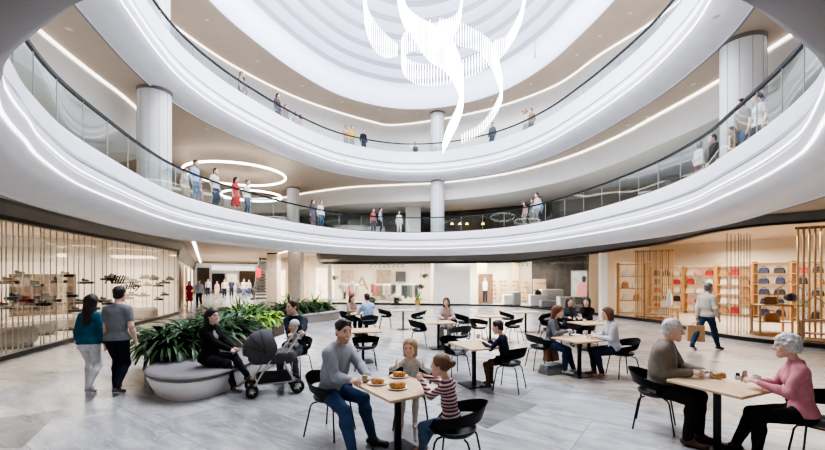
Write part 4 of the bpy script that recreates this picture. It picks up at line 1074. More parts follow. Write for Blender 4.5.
# local: x = towards handle (man), y = away
def wheel(x,y,r=.10):
    g = G(); g.tube([(x+ (r-.02)*math.cos(2*PI*i/20), y, r+(r-.02)*math.sin(2*PI*i/20)) for i in range(20)], .022, 8, closed=True); w = g.build('wheel', RUBBER, st, True)
    g = G(); 
    for i in range(5): a=2*PI*i/5; g.tube([(x,y,r),(x+(r-.03)*math.cos(a),y,r+(r-.03)*math.sin(a))],.008,6)
    g.tube([(x,y-.03,r),(x,y+.03,r)],.02,10); g.build('hub', CHROME, w, True)
for x in (-.30,): 
    for y in (-.26,-.18,.20,.28): wheel(x,y,.092)
for y in (-.25,-.17,.19,.27): wheel(.38,y,.105)
for y in (-.22,.24):
    g = G(); g.tube([(-.30,y,.10),(-.12,y,.42),(.06,y,.66),(.10,y,.70)],.014,8); g.build('front_strut', CHROME, st, True)
    g = G(); g.tube([(.38,y,.11),(.18,y,.48),(.22,y,.66),(.46,y,1.0)],.015,8); g.build('rear_strut', CHROME, st, True)
    g = G(); g.tube([(-.28,y,.19),(.36,y,.19)],.011,8); g.build('lower_rail', CHROME, st, True)
g = G(); g.tube([(.46,-.22,1.0),(.50,-.18,1.03),(.50,.20,1.03),(.46,.24,1.0)],.017,8); g.build('handlebar', RUBBER, st, True)
g = G(); g.rbox((.04,.01,.235),(.52,.40,.13),.06); g.build('basket', GREYF2, st)
s = Soft().c((-.22,-.12,.60),(-.22,.14,.60),.13,n=(0,0,1),sc=.75,k=.04).c((.24,-.12,.58),(.24,.14,.58),.13,n=(0,0,1),sc=.75,k=.04)
s.c((-.22,-.12,.60),(.24,-.12,.58),.12,k=.04).c((-.22,.14,.60),(.24,.14,.58),.12,k=.04).cut((0,0,.66),(0,0,1))
softobj('carrycot', s, .012, GREYF, st)
s = Soft().e((-.10,.01,.68),(.33,.29,.34),k=.02).e((.10,.01,.62),(.30,.255,.30),k=.01,op='s').cut((0,0,.62),(0,0,-1)).cut((.10,0,.7),(1,0,.35))
softobj('hood', s, .010, GREYF, st)
for a in (.35,.85,1.35):
    g = G(); pts=[]
    for i in range(13):
        q = PI*i/12; pts.append((-.10-.335*math.cos(a)*math.sin(q)*1.0, .01-.295*math.cos(q), .68+.345*math.sin(a)*math.sin(q)))
    g.tube(pts,.006,6); g.build('hood_rib', GREYF2, st, True)
# ================================================================ THE PEOPLE
def fy(dx,dy): return math.atan2(-dx,dy)
def W2L(loc, yaw, p):
    if p is None: return None
    x,y = p[0]-loc[0], p[1]-loc[1]; c,s = math.cos(-yaw),math.sin(-yaw); return (x*c-y*s, x*s+y*c, p[2])
def pw(label, loc, face, rh=None, lh=None, rf=None, lf=None, pz=.565, seated=True, **k):
    """hands and feet given as world points"""
    yaw = fy(*face); H = k.get('H',1.75)
    a = dict(rh=W2L(loc,yaw,rh), lh=W2L(loc,yaw,lh), rf=W2L(loc,yaw,rf), lf=W2L(loc,yaw,lf))
    S = H/1.75
    if seated:
        k.setdefault('pelvis',(0,0,pz))
        if rf is None: a['rf'] = (.11*S,.43*S,.085*S)
        if lf is None: a['lf'] = (-.12*S,.40*S,.085*S)
    return person(label, (loc[0],loc[1],0), yaw, **a, **k)
JEANS=(.045,.085,.18); NAVY=(.02,.028,.055); BLK=(.014,.014,.016); WHT=(.75,.75,.76); GRYS=(.36,.38,.43)
h0=.0075
pw('smiling man in a grey sweater and blue jeans sitting at the family table', (-1.03,5.10), (.80,-.42), rh=(-.73,4.66,.80), lh=(-.55,4.86,.80), rf=(-.66,4.40,.09), lf=(-.48,4.78,.09), rpole=(-.3,-.5,-.8), lpole=(.1,.7,-.6),
   H=1.86, lean=.20, head=(-.42,.0,0), smile=True, beard=True, hair='dark', style='short', top=GRYS, bottom=JEANS, shoes=(.03,.025,.022), sole=(.08,.06,.05), h=h0, curl=.9, wide=1.14)
pw('blonde little girl in a pale sweater laughing behind the family table', (-.02,5.40), (-.06,-1), rh=(-.20,5.12,.86), lh=(.13,5.12,.84), rf=(-.14,5.02,.20), lf=(.03,5.0,.18), pz=.55,
   H=1.24, child=True, sex='f', lean=.10, head=(-.18,.0,.06), smile=True, hair='blonde', style='bob', top=M('speckled_knit',(.66,.62,.57),.9,noise=.18,nscale=26,bump=.3), bottom=(.55,.52,.46), shoes=(.6,.52,.5), sole='white', h=h0, curl=.5, rdir=(.1,.3,.9), ldir=(-.1,.3,.9))
pw('little girl with a bun in a red striped top at the family table', (.40,4.13), (-.80,.42), rh=(.14,4.44,.90), lh=(.10,4.30,.88), rf=(.13,4.50,.11), lf=(.10,4.24,.11), pz=.55,
   H=1.30, child=True, sex='f', lean=.14, head=(.12,.05,0), hair='lightbrown', style='bun', top=stripe_mat('red_white_stripes',(.66,.62,.62),(.22,.025,.055),.036,.48), bottom=(.10,.15,.24), shoes=(.42,.22,.18), sole='white', h=h0, curl=1.1)
pw('white haired man in a taupe cardigan and blue shirt at the right table', (3.26,5.26), (.74,-.67), rh=(3.42,4.95,.815), lh=(3.66,5.06,.815), rf=(3.26,4.74,.09), lf=(3.50,4.88,.09), rpole=(0,-.6,-.8),
   H=1.80, lean=.10, head=(.12,-.06,0), hair='white', style='short', top=(.28,.36,.56), jacket=(.24,.205,.165), bottom=BLK, shoes=(.09,.035,.02), h=h0, curl=.9, wide=1.14)
pw('white haired woman in a pink sweater holding a cup at the right edge', (4.16,4.27), (-.84,.45), rh=(3.86,4.52,.84), lh=(3.80,4.38,.84), rf=(3.72,4.60,.09), lf=(3.70,4.30,.09),
   H=1.66, sex='f', lean=.10, head=(.02,-.04,0), smile=True, hair='white', style='curly', top=(.62,.26,.30), bottom=BLK, shoes=BLK, skin='fair', h=h0, curl=1.0, wide=1.06)
pw('boy in a navy sweater and brown trousers reading at the oak table', (1.66,7.14), (-.85,.50), rh=(1.42,7.44,.81), lh=(1.28,7.24,.81), rf=(1.46,7.42,.085), lf=(1.36,7.16,.085), pz=.54,
   H=1.40, child=True, lean=.16, head=(.1,-.12,0), hair='dark', top=NAVY, bottom=(.13,.075,.045), shoes=(.03,.03,.03), sole='white', h=.0095, curl=.8)
pw('woman in a grey jacket with auburn hair drinking coffee, bags beside her', (2.98,8.72), (.88,-.46), rh=(3.24,8.42,.86), lh=(3.34,8.62,.84), rf=(3.14,8.24,.085), lf=(3.36,8.34,.085),
   H=1.68, sex='f', lean=.18, head=(0,-.12,0), hair='auburn', style='long', top=(.16,.165,.18), bottom=(.03,.05,.11), shoes=WHT, sole='white', h=.010)
pw('woman in a white sweater with straight reddish hair, back to the bag shop', (4.07,8.05), (-.97,.10), rh=(3.68,8.22,.80), lh=(3.70,8.02,.80), rf=(3.72,8.20,.085), lf=(3.78,7.98,.085),
   H=1.68, sex='f', lean=.14, head=(.08,-.05,0), hair='auburn', style='bob', top=(.60,.61,.66), bottom=(.025,.035,.075), shoes=(.42,.17,.12), sole='white', h=.010)
pw('dark haired person in black touching their face at the far table', (5.15,11.75), (-.6,-.8), rh=(4.98,11.55,1.12), lh=(4.85,11.4,.82), H=1.74, sex='f', lean=.15, hair='dark', style='bob', top=BLK, bottom=BLK, h=.016, rpole=(.3,-.3,-1))
pw('woman in dark grey sitting left of the person in black', (4.66,11.98), (.1,-1), rh=(4.5,11.6,.82), lh=(4.8,11.6,.82), H=1.68, sex='f', lean=.08, hair='brown', style='long', top=(.07,.08,.085), bottom=BLK, h=.016)
pw('woman with wavy dark hair in a taupe blouse near the planter end', (-2.22,14.2), (.75,-.66), rh=(-1.95,13.85,.84), lh=(-1.85,14.05,.84), H=1.68, sex='f', lean=.12, hair='brown', style='long', top=(.34,.25,.21), bottom=BLK, h=.016)
pw('man in a light blue shirt with his back turned near the planter end', (-1.46,13.28), (-.5,.86), rh=(-1.62,13.7,.84), lh=(-1.85,13.6,.84), H=1.78, lean=.12, hair='dark', top=(.36,.50,.72), bottom=BLK, h=.016)
pw('woman with long dark hair in a beige blouse sitting alone', (1.02,11.95), (-.18,-1), rh=(.85,11.55,.82), lh=(1.1,11.5,.82), H=1.68, sex='f', lean=.12, smile=True, hair='brown', style='long', top=(.50,.40,.37), bottom=(.4,.36,.34), h=.0125)
# bench and stroller
pw('woman with long dark hair in black sitting cross legged on the bench', (-3.60,7.10), (.92,-.30), rh=(-3.20,6.98,.74), lh=(-3.16,7.10,.75), rf=(-3.12,6.98,.09), lf=(-2.90,7.04,.26), pz=.575,
   H=1.74, sex='f', lean=.02, head=(-.05,0,0), smile=True, hair='dark', style='long', top=(.35,.34,.34), jacket=BLK, bottom=(.03,.032,.04), shoes=(.13,.11,.09), sole='white', h=.0095, lfd=-.1, curl=1.2)
pw('man in a dark navy sweater smiling while holding the stroller', (-2.33,8.02), (-.30,-.95), rh=(-2.30,7.50,.93), lh=(-2.02,7.36,1.0), rf=(-2.50,7.62,.09), lf=(-2.18,7.55,.09), pz=.60,
   H=1.90, wide=1.08, lean=.05, head=(-.42,.03,0), smile=True, hair='brown', top=(.016,.022,.034), bottom=(.10,.10,.11), shoes=(.06,.06,.06), h=.0095)
pw('baby in a pale grey hood on the lap of the man with the stroller', (-2.24,7.62), (-.45,-.85), pz=.72, rh=(-2.36,7.45,.86), lh=(-2.14,7.43,.86), rf=(-2.34,7.42,.60), lf=(-2.22,7.40,.60), H=.72, child=True, sex='f', hair='lightbrown', style='none', hood=(.56,.57,.58), top=(.50,.52,.54), bottom=(.5,.5,.5), shoes=(.5,.5,.5), h=.010, fingers=True)
# walking couple, left
def walk(label, loc, fd, step=.24, lead='r', rh=None, lh=None, **k):
    S = k.get('H',1.75)/1.75; a,b = (step*.55, -step*.75) 
    f1 = (.09*S, a*S, .085*S); f2 = (-.09*S, b*S, .14*S)
    if lead=='l': f1,f2 = (.09*S, b*S, .14*S), (-.09*S, a*S, .085*S)
    yaw = fy(*fd); k.setdefault('lean',.04)
    return person(label, (loc[0],loc[1],0), yaw, pelvis=(0,0,.915*S), rf=f1, lf=f2, rh=W2L(loc,yaw,rh), lh=W2L(loc,yaw,lh), kpole=(0,1,.1), **k)
walk('woman in a teal denim shirt and white trousers walking away hand in hand', (-5.62,6.95), (-.15,1), rh=(-5.38,7.0,.80), H=1.66, sex='f', hair='dark', style='long', top=(.035,.13,.20), bottom=(.72,.72,.75), shoes=(.55,.5,.48), sole='white', h=.0095, lead='l', wide=.95)
walk('man in a grey t-shirt and dark jeans walking away hand in hand', (-5.10,6.9), (-.15,1), lh=(-5.34,6.98,.80), H=1.80, hair='dark', top=(.22,.23,.25), sleeve='short', bottom=(.015,.017,.028), shoes=(.05,.05,.05), sole='white', h=.0095, lead='l', wide=.95)
walk('grey haired man in a beige jumper walking past the bag shop with a paper bag', (8.05,10.95), (.92,.39), lh=(7.76,10.98,.72), H=1.80, hair='saltpepper', top=(.52,.46,.39), bottom=(.03,.06,.12), shoes=BLK, sole='white', h=.0125, lead='r', step=.62)
PAPER = M('kraft_paper',(.50,.30,.15),.75,noise=.06,nscale=6)
bag('paper_bag',(7.74,10.94,.24),-.3,.40,.16,.44,PAPER,'brown paper shopping bag carried by the man in the beige jumper','paper bag',.09,taper=1.0)
# corridor passers-by
walk('woman in a long red dress walking at the corridor entrance', (-15.05,27.0), (.3,-1), H=1.70, sex='f', hair='brown', style='long', top=(.42,.05,.08), dress=True, sleeve='short', h=.022, face=False)
walk('man in a pale blue shirt and dark jeans beside the woman in red', (-14.45,27.1), (.3,-1), H=1.78, hair='brown', top=(.42,.55,.75), sleeve='short', bottom=NAVY, h=.022, face=False)
for (px,Y,c,b,sx,lab,Hh) in ((208,42,(.45,.52,.62),NAVY,'m','farthest left man in a grey blue shirt deep in the corridor',1.78),(217,37,(.62,.45,.45),(.6,.5,.5),'f','woman in pale pink clothes in the corridor',1.6),(224.5,39,(.65,.60,.60),NAVY,'m','person in a pale shirt and navy trousers in the corridor',1.76),(231.5,37,(.06,.07,.13),NAVY,'m','man all in navy walking down the corridor',1.82),(238,43,(.2,.2,.24),(.08,.09,.12),'f','person in grey between the walkers in the corridor',1.66),(244,38,(.66,.64,.66),(.12,.2,.36),'m','man in a white shirt and blue jeans in the corridor',1.78),(249,42,(.45,.5,.58),(.07,.1,.2),'f','person in blue beside the escalator foot',1.7)):
    walk(lab, ((px-CX)/400*Y, Y), (.4,-1), H=Hh, sex=sx, hair='brown', style='short' if sx=='m' else 'long', top=c, bottom=b, h=.025, face=False, sleeve='short')
# balcony people
RPX = CX+RING[:,0]/RING[:,1]*FPX
def rp(px, off):
    C = RING-RN*off; q = CX+C[:,0]/C[:,1]*FPX; ok = C[:,1] > 5; d = np.where(ok, np.abs(q-px), 1e9); i = int(np.argmin(d)); return C[i], RN[i]
def bal(px, zf, label, face='in', off=.6, H=1.75, pos=None, **k):
    p, nn = rp(px, off)
    if pos: p = pos
    fdir = {'in':(nn[0],nn[1]),'l':(-1,.1),'r':(1,.1),'away':(-nn[0],-nn[1]),'cam':(0.01,-1)}[face]
    if k.pop('rail',False):
        q = {'rh':None}
    k.setdefault('h',.02); k.setdefault('fold',.003)
    t = person(label, (p[0],p[1],zf), fy(*fdir), H=H, **k); return t
PK=(.62,.25,.27)
bal(193,F2,'man in a light blue shirt and jeans at the gallery railing by the column', H=1.80, hair='brown', top=(.33,.45,.68), bottom=(.14,.2,.3))
bal(202,F2,'small girl in a pink dress beside the man in light blue on the gallery', H=1.12, child=True, sex='f', hair='lightbrown', style='bob', top=(.6,.22,.28), dress=True, sleeve='short')
bal(213,F2,'young man in a white t-shirt and dark jeans at the gallery railing', H=1.78, hair='dark', top=(.66,.62,.62), sleeve='short', bottom=(.06,.08,.13))
bal(237,F2,'woman in a red dress with a dark handbag on the gallery', H=1.70, sex='f', hair='dark', style='long', top=(.55,.06,.06), dress=True, sleeve='short')
bal(248,F2,'man in a white top and jeans right of the woman in the red dress', H=1.74, hair='lightbrown', top=(.72,.72,.74), sleeve='none', bottom=(.12,.15,.22))
bal(182,F2,'person in cream clothes standing behind the column on the gallery', H=1.68, off=1.6, sex='f', hair='blonde', style='long', top=(.62,.52,.4), bottom=(.5,.42,.34))
bal(311,F2,'woman with long brown hair in a dark dress on the gallery', H=1.74, sex='f', hair='brown', style='long', top=(.12,.10,.14), dress=True, off=1.0)
bal(322,F2,'man in a white shirt and blue jeans beside the long haired woman on the gallery', H=1.72, hair='brown', top=(.72,.72,.72), bottom=(.10,.16,.25), off=.8)
bal(373,F2,'person in a red top left of the pair in the middle of the gallery', H=1.66, sex='f', hair='brown', style='pony', top=(.45,.16,.14), bottom=(.10,.10,.13), off=.9)
bal(380,F2,'person in a lilac shirt and dark trousers walking in the middle of the gallery', H=1.72, hair='brown', top=(.45,.47,.62), bottom=(.02,.03,.06), face='r')
bal(397,F2,'person in white on the gallery left of the middle column', H=1.68, sex='f', hair='brown', style='bob', top=(.7,.68,.64), bottom=(.7,.68,.64), off=1.3)
bal(525,F2,'child in a pink top leftmost of the group on the right of the gallery', H=1.45, child=True, sex='f', hair='brown', style='bob', top=(.55,.3,.3), bottom=(.3,.25,.25), off=.5)
bal(531,F2,'woman in a green grey dress within the group on the right of the gallery', H=1.70, sex='f', hair='brown', style='long', top=(.22,.25,.24), dress=True, off=1.15)
bal(537,F2,'dark haired man in a pale shirt within the group on the right of the gallery', H=1.82, hair='dark', top=(.55,.5,.5), bottom=(.3,.28,.3), off=.6)
bal(542,F2,'rightmost man in blue of the group on the right of the gallery', H=1.76, hair='brown', top=(.22,.35,.62), bottom=(.10,.14,.24), off=1.2)
bal(700,F2,pos=(9.93,13.85),label='woman in a cream jacket facing the man in black on the right gallery', H=1.64, sex='f', hair='brown', style='bob', top=(.66,.58,.52), bottom=(.25,.15,.12), face='r', h=.016)
bal(715,F2,pos=(10.08,13.35),label='man in black holding papers on the right gallery', H=1.70, hair='dark', top=BLK, bottom=BLK, face='l', h=.016)
bal(738,F2,pos=(8.62,10.75),label='toddler in brown beside the man in jeans on the right gallery', H=.95, child=True, hair='brown', top=(.3,.18,.1), bottom=(.35,.25,.18), h=.016)
bal(746,F2,pos=(8.86,10.72),label='man in a brown t-shirt and jeans before the right gallery column', H=1.72, hair='dark', top=(.20,.14,.09), sleeve='short', bottom=(.10,.16,.27), face='l', h=.016)
bal(759,F2,pos=(8.93,10.3),label='woman in a white top with a dark bag beside the right gallery column', off=.3, H=1.70, sex='f', hair='brown', style='pony', top=(.66,.63,.6), sleeve='short', bottom=(.035,.035,.05), face='l', h=.016)
zu = F3
bal(239,zu,'woman in grey leaning together with a man, leftmost on the upper gallery', H=1.72, sex='f', hair='lightbrown', style='long', top=(.3,.28,.3), bottom=(.2,.2,.23), face='r')
bal(244,zu,'man in brown beside the leftmost woman on the upper gallery', H=1.66, hair='brown', top=(.3,.2,.15), bottom=(.15,.15,.2), face='l', off=.8)
bal(277,zu,'woman in a dark coat with long hair on the upper gallery', H=1.78, sex='f', hair='brown', style='long', top=(.10,.08,.09), bottom=(.1,.1,.12))
bal(283,zu,'person with a bag right beside the woman in the dark coat', H=1.58, hair='dark', top=(.3,.22,.18), bottom=(.1,.1,.12), off=.9)
bal(294,zu,'small child in grey at the upper railing', H=1.25, child=True, hair='dark', top=(.35,.36,.38), bottom=(.2,.2,.2))
bal(301,zu,'small child in pink at the upper railing', H=1.25, child=True, sex='f', hair='brown', style='bob', top=(.6,.3,.3), bottom=(.2,.2,.2))
bal(345,zu,'person in salmon pink, left of the three on the upper gallery', H=1.70, sex='f', hair='dark', style='bun', top=(.6,.33,.30), sleeve='short', bottom=(.3,.3,.3))
bal(354,zu,'person in a yellow top, middle of the three on the upper gallery', H=1.74, hair='brown', top=(.68,.48,.08), sleeve='short', bottom=(.3,.3,.35))
bal(361,zu,'person in black, right of the three on the upper gallery', H=1.68, hair='dark', top=(.03,.03,.04), bottom=(.05,.05,.06))
bal(416,zu,'person in dark clothes seated left of the upper column', H=1.25, child=True, hair='dark', top=(.10,.08,.08), bottom=(.05,.05,.06), off=.8)
bal(495,zu,'man in dark grey right of the hanging light on the upper gallery', H=1.74, hair='dark', top=(.10,.11,.12), bottom=(.05,.06,.08))
bal(526,zu,'person with raised arms in a white top on the upper gallery', H=1.78, hair='dark', top=(.6,.55,.52), sleeve='short', bottom=(.25,.2,.2), rh=(.10,.22,1.72), lh=(-.10,.22,1.72))
bal(532,zu,'person in brown right beside the one with raised arms', H=1.66, hair='dark', top=(.28,.18,.14), bottom=(.1,.1,.12))
# ================================================================ HANGING LIGHT
CH = M('light_rod',(1,1,1),.3,emit=4.5,ecol=(1,.99,.97))
cl = thing('chandelier','huge swirling ribbon light of thin glowing rods hanging under the dome','chandelier',(0,14,7))
WIRE = M('wire_grey',(.6,.6,.62),.4)
def ribbon(P, n, ln, r=.016, tilt=0.0):
    """P: control points (px, py top, depth, rod length px) -> rods hanging side by side along a curve in space"""
    C = crom([[(px-CX)/FPX*Y, Y-14, (HOR-py)/FPX*Y+CAMZ-7, l] for px,py,Y,l in P], 24, False)
    d = np.r_[0,np.cumsum(np.linalg.norm(np.diff(C[:,:3],axis=0),axis=1))]; g = G()
    for i in range(n):
        q = [np.interp(d[-1]*i/(n-1), d, C[:,k]) for k in range(4)]; L = q[3]/FPX*(q[1]+14)
        g.tube([(q[0],q[1],q[2]),(q[0]+tilt*L,q[1],q[2]-L)], r, 5)
    return g.build('light_ribbon', CH, cl, True)
ribbon([(363,-40,13,36),(366,0,13,30),(374,20,13.4,30),(386,34,14,24),(397,44,14.6,12)],30,1,.010)
ribbon([(398,-30,12,34),(404,0,12,26),(412,12,12.2,24),(428,22,12.4,38),(446,32,12.6,40),(458,52,12.8,40),(463,78,13,26),(458,104,13.2,20),(448,126,13.5,18),(443,142,13.8,11)],84,1,.017)
ribbon([(430,20,12.5,36),(412,26,13,26),(402,38,13.6,22),(405,56,14.4,20),(418,63,15,22),(436,64,15.4,22),(455,62,15.4,20),(474,55,15,20),(492,46,14.4,18)],50,1,.011)
ribbon([(528,-40,15,22),(523,0,15,16),(517,18,15,16),(506,36,14.8,16),(494,42,14.5,26),(499,60,14.4,28),(502,84,14.6,16),(494,106,14.8,12),(480,124,15,10),(462,134,15.2,9)],76,1,.010)
ribbon([(463,-40,12.6,24),(461,0,12.6,16),(456,14,12.6,18),(444,20,12.6,26),(430,24,12.6,30)],30,1,.012)
ribbon([(440,18,13.6,22),(458,22,14,24),(476,30,14.4,20),(490,40,14.8,26),(498,52,15,30)],26,1,.010)
for (x,y) in ((-1.4,-1),(1.6,.5),(.2,-1.5),(3.0,.8)):
    g = G(); g.tube([(x,y,4.5),(x,y,11.5)],.006,5); g.build('suspension_wire', WIRE, cl)
# ---------------------------------------------------------------- ring lights, downlights
def ringlight(x,y,z,r,label,ry=1):
    t = thing('ring_light',label,'ring light',(x,y,z)); g = G(); N=48
    g.tube([(r*math.cos(2*PI*i/N),r*ry*math.sin(2*PI*i/N),0) for i in range(N)],.065,8,closed=True); g.build('glowing_ring', M('ring_glow',(1,.97,.92),.4,emit=4), t, True)
    for i in range(3): a=2*PI*i/3; g=G(); g.tube([(r*math.cos(a),r*ry*math.sin(a),0),(r*math.cos(a),r*ry*math.sin(a),8.72-z)],.008,5); g.build('suspension_wire', WIRE, t)
p = atd(237,24); ringlight((236.5-CX)/400*23.5,23.5,8.0,2.75,'large oval glowing ring light hanging over the left gallery')
ringlight((252-CX)/400*28.4,28.4,7.75,2.0,'smaller glowing ring light behind the large one on the left gallery')
DL = M('downlight_glow',(1,.95,.85),.4,emit=25); DLR = M('downlight_ring',(.75,.72,.68),.4)
def make_dl():
    t = thing('downlight','x','downlight'); g = G(); g.lathe([(.06,0),(.10,0),(.105,.012),(.10,.02)],n=20); g.build('trim_ring', DLR, t, True)
    g = G(); g.lathe([(0,.008),(.062,.008)],n=20); g.build('lens', DL, t); return t
DLO = make_dl(); fdl=[True]
def dl(px,py,z,label,group):
    p = at(px,py,z-.03); o = DLO
    if fdl[0]: fdl[0]=False; o.location=(p.x,p.y,z-.03); o['label']=label; o['group']=group
    else: o = dup(DLO,(p.x,p.y,z-.03),0,label,group)
    o.scale=(.85,)*3
for (px,py) in ((69,29),(146,91),(207,129),(267,165),(716,17),(693,84),(648,117),(628,125),(577,149),(490,174),(345,160),(300,184)): dl(px,py,F3-1.47,'small recessed downlight in the tan ceiling above the first gallery','downlights over the first gallery')
for (px,py) in ((207,20),(258,61),(302,86),(342,102),(380,110),(417,113),(468,112),(492,100),(531,84),(577,55),(630,13),(600,36)): dl(px,py,13.5,'small recessed downlight in the tan ceiling above the upper gallery','downlights over the upper gallery')
for i,(px,yb) in enumerate(((535,57),(552,46))):
    a=atd(px,21.5); z0=2+(277-yb)/400*21.5; g=G(); g.tube([(a.x,a.y,z0),(a.x,a.y,17.2)],.035,8); g.tube([(a.x,a.y,z0-.03),(a.x,a.y,z0+.2)],.06,8); tag(g.build('hanging_rod',M('rod_grey',(.45,.45,.5),.4)),['left of two grey rods hanging from the right side of the dome','right of two grey rods hanging from the right side of the dome'][i],'rod')
# sprinkler pipes on the dome
# ================================================================ LEFT SHOP
MET = M('rod_metal',(.32,.28,.23),.35,metal=.6); SHELFD = M('shelf_dark',(.012,.011,.01),.5)
rodm=None; rs = random.Random(4)
nl = normals(LPC,False)
def lpt(s, off):
    d = np.r_[0,np.cumsum(np.linalg.norm(np.diff(LPC,axis=0),axis=1))]; s*=d[-1]
    return np.array([np.interp(s,d,LPC[:,0]+nl[:,0]*-off*1), np.interp(s,d,LPC[:,1]+nl[:,1]*-off)])
g = G(); g.tube([(0,0,.02),(0,0,3.42)],.016,6); ROD = g.build('display_rod', MET); tag(ROD,None,'rod'); frod=[True]
def rod(x,y,label,group,base=ROD,fl=frod):
    if fl[0]: fl[0]=False; o=base; o.location=(x,y,0)
    else: o = base.copy(); COL.objects.link(o); o.location=(x,y,0)
    o['label']=label; o['group']=group
rods=[]
for i in range(48):
    px_ = -90+265*(i/47.0)+rs.uniform(-1.6,1.6); D_ = np.abs(CX+400*LPC[:,0]/LPC[:,1]-px_); q = LPC[int(np.argmin(D_))]*(1.02+.035*rs.random()); q = np.array([(px_-CX)/400*q[1], q[1]]); rods.append(q)
    rod(q[0],q[1],'thin vertical metal rod from floor to ceiling behind the left shop glass','display rods of the left shop')
k = 0
for i in range(16,47):
    for _ in range(2 if i>34 else 1):
        q = rods[i]; z = rs.uniform(.85,2.0) if i>28 else rs.uniform(1.2,2.05)
        w = rs.uniform(.36,.5)
        t = thing('hanging_shelf',('small dark shelf with a shoe on the thin rods left of the walking couple' if q[1] < 13.4 else 'small dark shelf with a shoe on the thin rods right of the walking couple'),'shelf',(q[0]+.05,q[1]+.0,z),.5,'hanging shelves in the left shop')
        g = G(); g.rbox((0,0,0),(w,.2,.085),.03); g.build('board', SHELFD, t)
        s_ = Soft().c((-.07,0,.045),(.07,0,.035),.04,.03,k=.02).c((-.08,0,.05),(-.08,0,.08),.035,.03,k=.02)
        if k < 3:
            if k==0: SHM=[]
            me = s_.mesh('shoe',.012); me.materials.append(M('display_shoe_%d'%k,[(.04,.035,.03),(.12,.06,.03),(.02,.02,.025)][k],.5)); me.polygons.foreach_set('use_smooth',[True]*len(me.polygons)); SHM.append(me)
        o = bpy.data.objects.new('shoe', SHM[k%3]); COL.objects.link(o); o.location=(q[0]+.05,q[1],z+.043); o.rotation_euler=(0,0,.5)
        tag(o, ['grey brown','brown','black'][k%3]+' shoe on a small hanging shelf '+('left of the walking couple' if q[1] < 13.4 else 'right of the walking couple'),'shoe','shoes on the hanging shelves'); k += 1
# shop name in script on the glass
def text(s, loc, rz, size, mat, shear=.35, name='shop_name', label=None, cat=None, ext=.004, parent=None):
    c = bpy.data.curves.new(name,'FONT'); c.body = s; c.size=size; c.shear=shear; c.extrude=ext; c.align_x='CENTER'; c.offset=.006
    tmp = bpy.data.objects.new('t',c); COL.objects.link(tmp); dg = bpy.context.evaluated_depsgraph_get(); me = bpy.data.meshes.new_from_object(tmp.evaluated_get(dg)); bpy.data.objects.remove(tmp)
    me.materials.clear(); o = link(name, me, mat, parent); o.location=loc; o.rotation_euler=(PI/2,0,rz)
    if label: tag(o,label,cat)
    return o
sgn = thing('shop_sign','black handwritten style shop name on the left shop glass','sign',(0,0,0))
q = lpt(.615,-.03); a_ = 1.28
p = atd(114,q[1]); A = lpt(.60,-.05); 
def onL(px): 
    D = [abs(CX+400*c[0]/c[1]-px) for c in LPC]; i = int(np.argmin(D)); return LPC[i]
A = onL(114); B = onL(129)
text('Nilli', (A[0]+.06,A[1]-.03,2+(277-283.5)/400*A[1]), 1.30, .46, BLACK, .45, 'shop_name_line', parent=sgn)
text('valley', (B[0]+.06,B[1]-.03,2+(277-289)/400*B[1]), 1.30, .40, BLACK, .45, 'shop_name_line', parent=sgn)
# niche with dark shelves, ottomans, counter
NW = M('niche_frame',(.12,.09,.07),.4,noise=.2,nscale=3); NB = M('niche_back',(.16,.10,.06),.5,emit=.06,ecol=(.9,.55,.25),noise=.5,nscale=2)
t = thing('display_cabinet','tall dark display cabinet with lit shelves at the back of the left shop','cabinet',(-16.3,17.7,.3),.65); t.scale=(.66,.8,.68)
for x in (-1.6,-.55,.55,1.6): g=G(); g.box((x,0,1.35),(.08,.45,2.7)); g.build('side_panel', NW, t)
for z in (.25,.8,1.35,1.9,2.66): g=G(); g.box((0,0,z),(3.2,.42,.05)); g.build('shelf', NW, t)
g=G(); g.box((0,-.2 if 0 else .22,1.35),(3.2,.03,2.7)); g.build('back_panel', NB, t)
OTT = M('ottoman_fabric',(.27,.235,.20),.85,noise=.1,nscale=9)
def ottoman(x,y,rz,L,w,hgt,label):
    t = thing('ottoman',label,'ottoman',(x,y,.004),rz); g=G(); g.rbox((0,0,hgt*.55),(L,w,hgt*.86),w*.48,n=8); g.build('cushion', OTT, t, True); g=G(); g.rbox((0,0,hgt*.06),(L*.92,w*.85,hgt*.12),w*.4,n=8); g.build('plinth', SHELFD, t)
ottoman(-11.9,11.0,.5,2.4,1.0,.62,'large rounded grey ottoman nearest the left frame edge inside the left shop')
ottoman(-13.0,15.2,.35,2.6,.9,.5,'long rounded ottoman in the middle of the left shop')
ottoman(-13.9,13.6,.25,3.0,.85,.5,'long rounded ottoman farther back on the left of the left shop')
ottoman(-13.6,18.4,.5,3.2,.9,.55,'long rounded ottoman beyond the walking couple inside the left shop')
# ================================================================ RIGHT SHOP (bags)
RW = wood_mat('warm_wood',(.42,.22,.09),(.60,.35,.16),.45,3,2); RWD = wood_mat('warm_wood_dark',(.28,.14,.06),(.42,.23,.10),.45,3,2)
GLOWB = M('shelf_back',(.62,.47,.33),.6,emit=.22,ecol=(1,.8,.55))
BAGC = {'cream':(.72,.63,.52),'red':(.50,.03,.04),'navy':(.025,.03,.08),'black':(.02,.02,.02),'tan':(.42,.22,.10),'grey':(.30,.30,.31),'green':(.10,.16,.12),'white':(.76,.74,.70),'pink':(.6,.3,.32),'brown':(.16,.075,.04)}
PB = {}
def handbag(col, loc, rz, label, sc, group):
    key = (col, random.randint(0,1))
    if key not in PB:
        w,hg = ((.34,.22),(.28,.26))[key[1]]; o = bag('handbag',loc,rz,w,.14,hg,M('bag_'+col,BAGC[col],.5),label,'handbag',.09,taper=.82); PB[key]=o; o['group']=group; o.scale=(sc,)*3; return o
    return tag(dup(PB[key],loc,rz,label,group,sc),None,'handbag')
